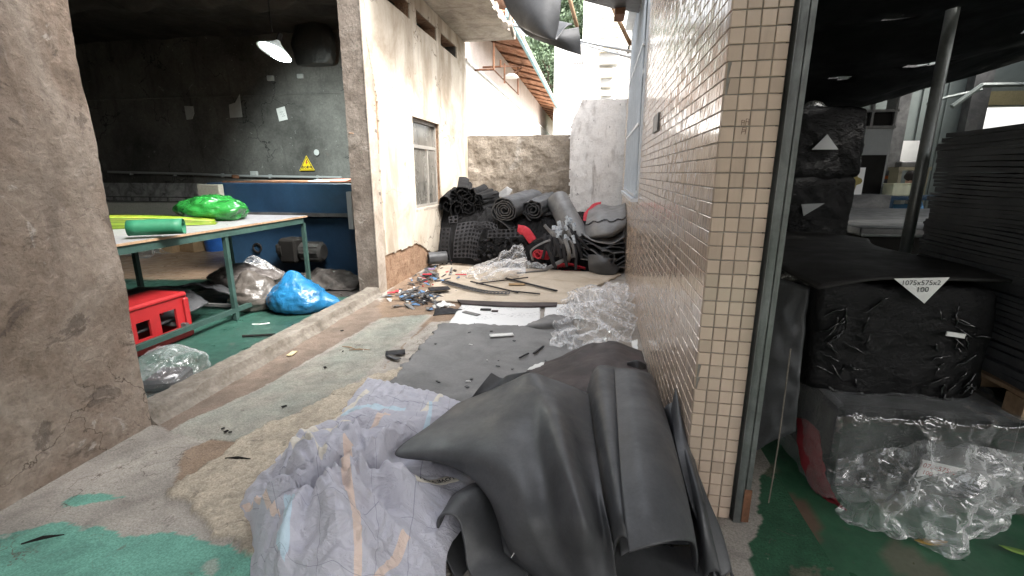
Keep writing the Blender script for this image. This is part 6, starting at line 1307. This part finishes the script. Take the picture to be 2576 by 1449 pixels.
# small leaves and bits on the floor
for k, (x, y, lab) in enumerate(((905, 883, 'pale splinter on the painted path near the mat'), (880, 878, 'short pale splinter on the painted path left of another'), (600, 1165, 'dark feather-like sliver on the rough concrete strip'), (110, 1362, 'dark twig with a pale end on the green painted floor'))):
    q = MB(); c = G(x, y); L_ = .09 if k < 2 else .07; rz = (.2, -.3, .1, .55)[k]; q.tube([(c[0]-L_*math.cos(rz), c[1]-L_*math.sin(rz), .028 if k == 2 else .012), (c[0], c[1], .034 if k == 2 else .02), (c[0]+L_*math.cos(rz), c[1]+L_*math.sin(rz), .03 if k == 2 else .012)], [.003, .008, .002], 5)
    q.build('splinter' if k < 2 else 'twig', M['wood'] if k < 2 else M['dark'], label=lab, cat='twig')
for k in range(24):
    x, y = R.uniform(480, 1050), R.uniform(800, 1150)
    c = G(x, y)
    if c[0] < -2.45 or c[0] > -1.0: continue
    q = MB(); s_ = R.uniform(.008, .02); q.box((0, 0, .004), (s_*1.6, s_, .006), rz=R.uniform(0, 3), ch=.0015); q.build('floor_chip', M['dark'] if k % 3 else M['paper'], label='tiny dark chip on the worn alley floor' if k % 3 else 'tiny pale chip on the worn alley floor', cat='chip', group='dark chips on the floor' if k % 3 else 'pale chips on the floor', loc=(c[0], c[1], .012))

# ================================================================== bed sheet and draped black sheets in the foreground
ctrl = gctrl([[(925, 945, .10), (985, 958, .13), (1050, 973, .15), (1110, 988, .15), (1175, 1010, .12)],
    [(835, 1045, .02), (915, 1035, .20), (1000, 1042, .24), (1085, 1050, .24), (1190, 1062, .2)],
    [(685, 1155, .03), (790, 1120, .22), (905, 1125, .27), (1015, 1140, .20), (1195, 1185, .12)],
    [(600, 1255, .02), (735, 1230, .22), (870, 1235, .30), (1000, 1245, .22), (1195, 1275, .13)],
    [(632, 1330, .03), (745, 1325, .26), (880, 1330, .32), (1000, 1345, .22), (1130, 1375, .10)],
    [(632, 1455, .01), (740, 1462, .20), (870, 1472, .24), (990, 1475, .18), (1120, 1480, .04)],
    [(680, 1590, .0), (780, 1610, .01), (880, 1620, .01), (990, 1610, .0), (1100, 1580, .0)]])
P0 = spl(ctrl, 62, 50); bun = np.exp(-((P0[..., 0]+1.28)/.26)**2-((P0[..., 1]-1.95)/.30)**2)
P0[..., 2] = np.maximum(P0[..., 2]+(.02+.08*bun)*fbm(P0[..., 0]*4+P0[..., 1]*2, P0[..., 1]*7, 3.3, 3, ridged=True)*np.clip(P0[..., 2]*6, 0, 1), 0)
P = settle(P0, 1.028, 40, 3, .07, lambda x, y: 0*x+.004, .035, 5, .4, nscale=2.6)
P = spl(P, 170, 136)
for (xp, yp, zp, A_, r0, rw, fr_q) in ((815, 1248, .26, .095, .22, .20, 2.3), (935, 1170, .28, .075, .20, .18, 2.0), (700, 1200, .18, .06, .14, .14, 1.8), (1000, 1360, .28, .03, .3, .25, 1.6)):
    c_ = G(xp, yp, zp); dx_, dy_ = P[..., 0]-c_[0], P[..., 1]-c_[1]; r_ = np.hypot(dx_, dy_); a_ = np.arctan2(dy_, dx_)
    rg = fbm(np.cos(a_)*fr_q+xp, np.sin(a_)*fr_q, r_*1.3, 1, ridged=True); env = np.exp(-((r_-r0)/rw)**2)*np.clip(P[..., 2]*8, 0, 1)
    P[..., 2] = np.maximum(P[..., 2]+A_*env*rg-.10*A_/.075*np.exp(-(r_/.05)**2), .004)
wing = [G(x, y, .27)[:2] for x, y in ((960, 1150), (1150, 1010), (1400, 1000), (1400, 1420), (1210, 1270), (1190, 1225), (1090, 1185))]
kk = inside(P[..., 0], P[..., 1], wing).astype(float)
for _ in range(40): kk = .25*(np.roll(kk, 1, 0)+np.roll(kk, -1, 0)+np.roll(kk, 1, 1)+np.roll(kk, -1, 1))
P[..., 2] = P[..., 2]*(1-kk)+np.minimum(P[..., 2], .17)*kk
P = settle(P, 1.02, 24, 3, .07, lambda x, y: 0*x+.004, .012, 9, .2, nscale=9.)
Pb = spl(ctrl, *P.shape[:2]); ii, jj = np.meshgrid(np.arange(P.shape[0]), np.arange(P.shape[1]), indexing='ij'); rim = np.minimum(np.minimum(ii, P.shape[0]-1-ii), np.minimum(jj, P.shape[1]-1-jj)); ee = (.85*np.clip(1-rim/7, 0, 1))[..., None]; P[..., :2] = (P*(1-ee)+Pb*ee)[..., :2]
th_ = .003; n_, m_ = P.shape[:2]; V, F = sheet_vf(P, th_); me = mesh_of('bed_sheet', V, F, True)
uu, vv = np.meshgrid(np.linspace(0, 1.9, n_), np.linspace(0, 1.25, m_), indexing='ij'); uvw = np.stack([vv, uu, 0*uu], -1).reshape(-1, 3)
at = me.attributes.new('cloth_uv', 'FLOAT_VECTOR', 'POINT'); at.data.foreach_set('vector', np.concatenate([uvw, uvw]).ravel())
def nearest(px_, py_, z):
    hx2 = P[..., 0]*_cy+P[..., 1]*_sy; hh = -P[..., 0]*_sy+P[..., 1]*_cy; uz = P[..., 2]-EYE; dz_ = hh*_cp-uz*_sp; d = np.hypot(1288+FPX*hx2/dz_-px_, 724-FPX*(uz*_cp+hh*_sp)/dz_-py_); i, j = np.unravel_index(np.argmin(d), d.shape); return i, j
t = NT('bed_sheet_mat'); at_ = t.n('ShaderNodeAttribute'); at_.attribute_name = 'cloth_uv'; sep = t.n('ShaderNodeSeparateXYZ'); t.set(sep.inputs[0], at_.outputs['Vector']); ux_, uy_ = sep.outputs[0], sep.outputs[1]
base = t.mix(t.noise(t.pos(), 4., 5), (.42, .42, .485), (.52, .52, .575))
def seg(a_, b_, w_, col, fac=.95, soft=.002):
    """printed band between two points of the cloth"""
    global base
    a_ = np.array(a_, float); b_ = np.array(b_, float); d = b_-a_; L_ = float(np.linalg.norm(d)); d = d/L_
    al = t.ma('ADD', t.ma('ADD', t.ma('MULTIPLY', ux_, float(d[0])), t.ma('MULTIPLY', uy_, float(d[1]))), float(-(a_@d)))
    pe_ = t.ma('ABSOLUTE', t.ma('ADD', t.ma('ADD', t.ma('MULTIPLY', ux_, float(-d[1])), t.ma('MULTIPLY', uy_, float(d[0]))), float(a_[0]*d[1]-a_[1]*d[0])))
    f = t.ma('MULTIPLY', t.ma('MULTIPLY', t.ma('GREATER_THAN', al, 0.), t.ma('LESS_THAN', al, L_)), t.ma('LESS_THAN', pe_, w_/2)); base = t.mix(t.ma('MULTIPLY', f, fac), base, col)
peach, cream, pale, navy = (.66, .53, .46), (.66, .62, .54), (.47, .60, .68), (.06, .07, .13)
for a_, b_, w_, c_ in (((.62, .75), (.72, 1.75), .045, peach), ((.0, .55), (.5, .85), .05, cream), ((.1, .3), (.62, .22), .045, pale), ((.95, .0), (.80, .25), .04, cream), ((.30, 1.15), (.25, 1.55), .05, pale), ((.52, .3), (.56, .62), .045, peach), ((.05, 1.0), (.2, 1.3), .05, peach), ((.2, .6), (.6, .52), .05, cream), ((.85, .12), (.95, .42), .03, pale), ((1.0, 1.3), (.7, 1.75), .05, peach), ((.12, .1), (.05, .4), .05, cream)): seg(a_, b_, w_*1.15, c_)
for a_, b_ in (((.0, .15), (1.25, .18)), ((.0, .5), (1.25, .45)), ((.0, .8), (1.25, .85)), ((0, 1.2), (1.25, 1.15)), ((0, 1.5), (1.25, 1.55)), ((.2, 0), (.22, 1.9)), ((.48, 0), (.45, 1.9)), ((.78, 0), (.82, 1.9)), ((1.05, 0), (1.0, 1.9)), ((0, .65), (.5, .35)), ((.5, 1.), (.8, 1.35))): seg(a_, b_, .0038, navy, .42)
st_ = t.ramp(t.noise(t.pos(), 3.5, 6, .65, .8), [(.60, 0.), (.72, .5)]); base = t.mix(st_, base, (.30, .26, .20))
cz_ = t.ma('ABSOLUTE', t.ma('SUBTRACT', t.noise(t.map(t.pos(), (1., 1.7, 1.3)), 7., 5, .55, 1.2), .5)); fb = t.bump(t.noise(t.pos(), 34., 6, .65, .8), .22, .01, t.bump(t.ramp(cz_, [(0., 1.), (.05, .3), (.16, 0.)]), .4, .016)); t.bsdf(base, .85, .2, 0., fb, **{'Sheen Weight': .15}); M['cloth'] = t.m
bs = link('bed_sheet', me, M['cloth'], label='rumpled lavender grey bed sheet with pastel bands lying on the ground', cat='bed sheet')
def drape(x, y, up):
    d = (P[..., 0]-x)**2+(P[..., 1]-y)**2; k = np.argsort(d.ravel())[:4]; w_ = 1/(d.ravel()[k]+1e-6); return float((P.reshape(-1, 3)[k, 2]*w_).sum()/w_.sum())+up
tA, tB = np.array(G(1142, 1214, .14)[:2]), np.array(G(1058, 1237, .14)[:2]); ex = (tB-tA)/np.linalg.norm(tB-tA); ey = np.array([-ex[1], ex[0]]); Lt = float(np.linalg.norm(tB-tA))
bu2, bv2 = np.meshgrid(np.linspace(-.62, .62, 50), np.linspace(-.026, .026, 7), indexing='ij'); mid = (tA+tB)/2
BP = np.array([[[mid[0]+ex[0]*Lt*a_+ey[0]*b_, mid[1]+ex[1]*Lt*a_+ey[1]*b_, 0] for a_, b_ in zip(r1, r2)] for r1, r2 in zip(bu2, bv2)])
for r1 in BP:
    for p_ in r1: p_[2] = drape(p_[0], p_[1], .004)
sheet_obj('printed_band', BP, plain('band_mat', (.60, .57, .50), .85, .2), bs, th=.002)
tm = text_mesh('LOVE YOU', .05, .0014); xs_ = [v.co.x for v in tm.vertices]; sc_ = Lt/(max(xs_)-min(xs_))
for v in tm.vertices:
    x, y = mid+ex*v.co.x*sc_+ey*v.co.y*sc_; v.co = Vector((x, y, drape(x, y, .0075)))
link('printed_words', tm, M['ink'], bs)
q = MB()
for k in range(7): c = G(800+k*9, 1252-abs(k-3), .30); q.box((c[0], c[1], c[2]+.012*math.sin(k*2)), (.016, .03, .03), rot=Euler((.3*k, .2*k, .5*k)))
q.build('gold_trim', plain('gold_trim_mat', (.40, .28, .05), .4), bs)
leafbit(*G(1165, 1255, .2)[:2], .2, .035, 1.1, M['card'], 'tan_tag', 'small tan cardboard bit on the bed sheet beside the black roll', 'scrap')

def gs(name, rows, n, m__, mat, th, parent):
    return sheet_obj(name, spl(gctrl(rows), n, m__), mat, parent, th=th)
bl = thing('draped_black_sheet', 'large black foam sheet draped in deep folds over the bed sheet', 'foam sheet', (0, 0, 0))
gs('front_drape', [[(1150, 1014, .30), (1222, 985, .37), (1290, 955, .44), (1335, 936, .49), (1385, 951, .455), (1432, 968, .44), (1482, 990, .40)],
    [(1090, 1062, .29), (1180, 1048, .36), (1280, 1028, .43), (1343, 1010, .465), (1400, 1030, .49), (1448, 1042, .42), (1492, 1070, .38)],
    [(993, 1140, .27), (1120, 1128, .34), (1265, 1118, .41), (1348, 1108, .42), (1418, 1130, .49), (1466, 1140, .405), (1503, 1150, .38)],
    [(1100, 1164, .26), (1200, 1188, .31), (1300, 1220, .37), (1378, 1220, .375), (1448, 1240, .47), (1490, 1240, .37), (1518, 1250, .36)],
    [(1200, 1205, .22), (1252, 1285, .26), (1330, 1322, .29), (1395, 1322, .30), (1468, 1328, .41), (1512, 1338, .30), (1537, 1352, .30)],
    [(1248, 1300, .15), (1290, 1390, .15), (1365, 1412, .16), (1420, 1414, .17), (1470, 1405, .24), (1515, 1425, .17), (1548, 1435, .17)],
    [(1268, 1390, .07), (1345, 1452, .03), (1410, 1480, .03), (1455, 1490, .05), (1495, 1490, .07), (1535, 1500, .06), (1565, 1505, .05)]], 90, 90, M['foam'], .008, bl)
gs('rear_flap', [[(1236, 937, .43), (1262, 950, .40), (1280, 942, .43), (1332, 934, .48)], [(1205, 975, .36), (1240, 975, .36), (1278, 968, .40), (1325, 955, .44)], [(1183, 1004, .29), (1230, 995, .34), (1275, 990, .38), (1315, 985, .42)]], 24, 30, M['foam'], .008, bl)
rb = thing('folded_black_roll', 'long folded black foam roll with an open end lying beside the tiled wall', 'foam roll', (0, 0, 0))
gs('lower_fold', [[(1470, 1010, .15), (1478, 975, .33), (1495, 928, .44), (1522, 918, .46), (1575, 930, .43)], [(1480, 1120, .15), (1490, 1075, .33), (1505, 1036, .43), (1532, 1028, .46), (1585, 1040, .43)], [(1495, 1235, .12), (1505, 1190, .30), (1522, 1160, .41), (1548, 1158, .44), (1600, 1180, .41)],
    [(1515, 1345, .08), (1525, 1310, .25), (1537, 1286, .36), (1560, 1280, .41), (1612, 1300, .38)], [(1535, 1440, .04), (1540, 1395, .18), (1547, 1362, .30), (1567, 1350, .35), (1618, 1380, .33)]], 50, 40, M['foam'], .009, rb)
gs('upper_flap', [[(1545, 925, .46), (1580, 926, .475), (1615, 932, .46), (1645, 950, .38), (1655, 1010, .12)], [(1552, 1040, .465), (1600, 1034, .485), (1650, 1040, .465), (1682, 1065, .37), (1690, 1130, .12)], [(1560, 1180, .46), (1620, 1170, .485), (1680, 1172, .46), (1716, 1195, .35), (1722, 1260, .10)],
    [(1571, 1298, .425), (1640, 1280, .45), (1702, 1282, .42), (1740, 1305, .30), (1742, 1370, .07)], [(1582, 1386, .385), (1650, 1368, .41), (1712, 1358, .385), (1752, 1372, .26), (1755, 1440, .04)]], 60, 50, M['foam'], .010, rb)
gs('inner_layer', [[(1560, 1400, .06), (1600, 1380, .02), (1680, 1370, .02), (1735, 1370, .08)], [(1540, 1250, .06), (1590, 1240, .02), (1680, 1230, .02), (1720, 1240, .08)]], 16, 20, M['foam'], .008, rb)
ls = thing('leaning_black_sheet', 'black foam sheet folded upright between the long roll and the tiled wall', 'foam sheet', (0, 0, 0))
gs('tall_fold', [[(1662, 1050, .20), (1672, 1024, .33), (1690, 1012, .36), (1702, 1016, .34)], [(1690, 1130, .20), (1705, 1105, .33), (1722, 1100, .35), (1738, 1120, .3)], [(1722, 1250, .15), (1738, 1225, .28), (1758, 1222, .3), (1772, 1250, .2)], [(1752, 1370, .05), (1765, 1345, .18), (1788, 1340, .18), (1800, 1375, .06)], [(1768, 1460, .0), (1785, 1440, .05), (1810, 1440, .05), (1822, 1470, .0)]], 50, 30, M['foam'], .008, ls)
gs('outer_fold', [[(1688, 1030, .38), (1700, 976, .47), (1708, 1020, .40)], [(1700, 1120, .34), (1722, 1090, .37), (1735, 1130, .3)], [(1738, 1260, .26), (1768, 1225, .26), (1782, 1270, .16)], [(1785, 1380, .10), (1812, 1335, .12), (1830, 1385, .04)], [(1800, 1480, .0), (1835, 1440, .02), (1850, 1480, .0)]], 50, 30, M['foam'], .008, ls)
fr_ = thing('front_black_roll', 'black foam sheet curled over at the bottom edge with a dark open end', 'foam roll', (0, 0, 0))
gs('curled_sheet', [[(1152, 1465, .0), (1116, 1385, .08), (1103, 1318, .17), (1120, 1296, .23), (1150, 1306, .22), (1166, 1362, .15), (1180, 1440, .06), (1240, 1500, .02), (1320, 1545, .0)],
    [(1180, 1430, .0), (1140, 1350, .08), (1122, 1288, .18), (1142, 1268, .24), (1178, 1272, .23), (1200, 1330, .16), (1216, 1405, .07), (1270, 1450, .03), (1325, 1490, .02)],
    [(1210, 1390, .0), (1170, 1320, .08), (1140, 1258, .18), (1165, 1240, .24), (1210, 1240, .23), (1234, 1300, .16), (1250, 1370, .08), (1290, 1410, .04), (1330, 1440, .03)],
    [(1250, 1340, .0), (1210, 1290, .08), (1176, 1236, .17), (1198, 1218, .22), (1245, 1218, .21), (1268, 1270, .15), (1282, 1330, .08), (1310, 1370, .05), (1345, 1400, .04)]], 40, 80, M['foam'], .009, fr_)
for k in range(16):
    x, y = R.uniform(1080, 1400), R.uniform(835, 985); c = G(x, y); q = MB(); s_ = R.uniform(.006, .022); q.box((0, 0, .003), (s_*R.uniform(1, 3.5), s_, .005), rz=R.uniform(0, 3), ch=.001)
    q.build('mat_speck', M['paper'] if k % 6 == 0 else M['foam'], label='tiny pale speck lying on the dusty mat' if k % 6 == 0 else 'tiny black crumb lying on the dusty mat', cat='crumb', group='pale specks on the mat' if k % 6 == 0 else 'black crumbs on the mat', loc=(c[0], c[1], .026))
scrap('pale_chip', 'cream chip of foam lying on the black sheet in front', 1262, 1390, .03, .014, .2, M['dry_tag'], .05, .006, 'chip')
a = G(1305, 1372, .16); q = MB(); q.tube([a, (a[0]-.02, a[1]-.05, .15)], .0015, 4); q.build('white_thread', M['paper'], label='short white thread lying on the black sheet in front', cat='thread')
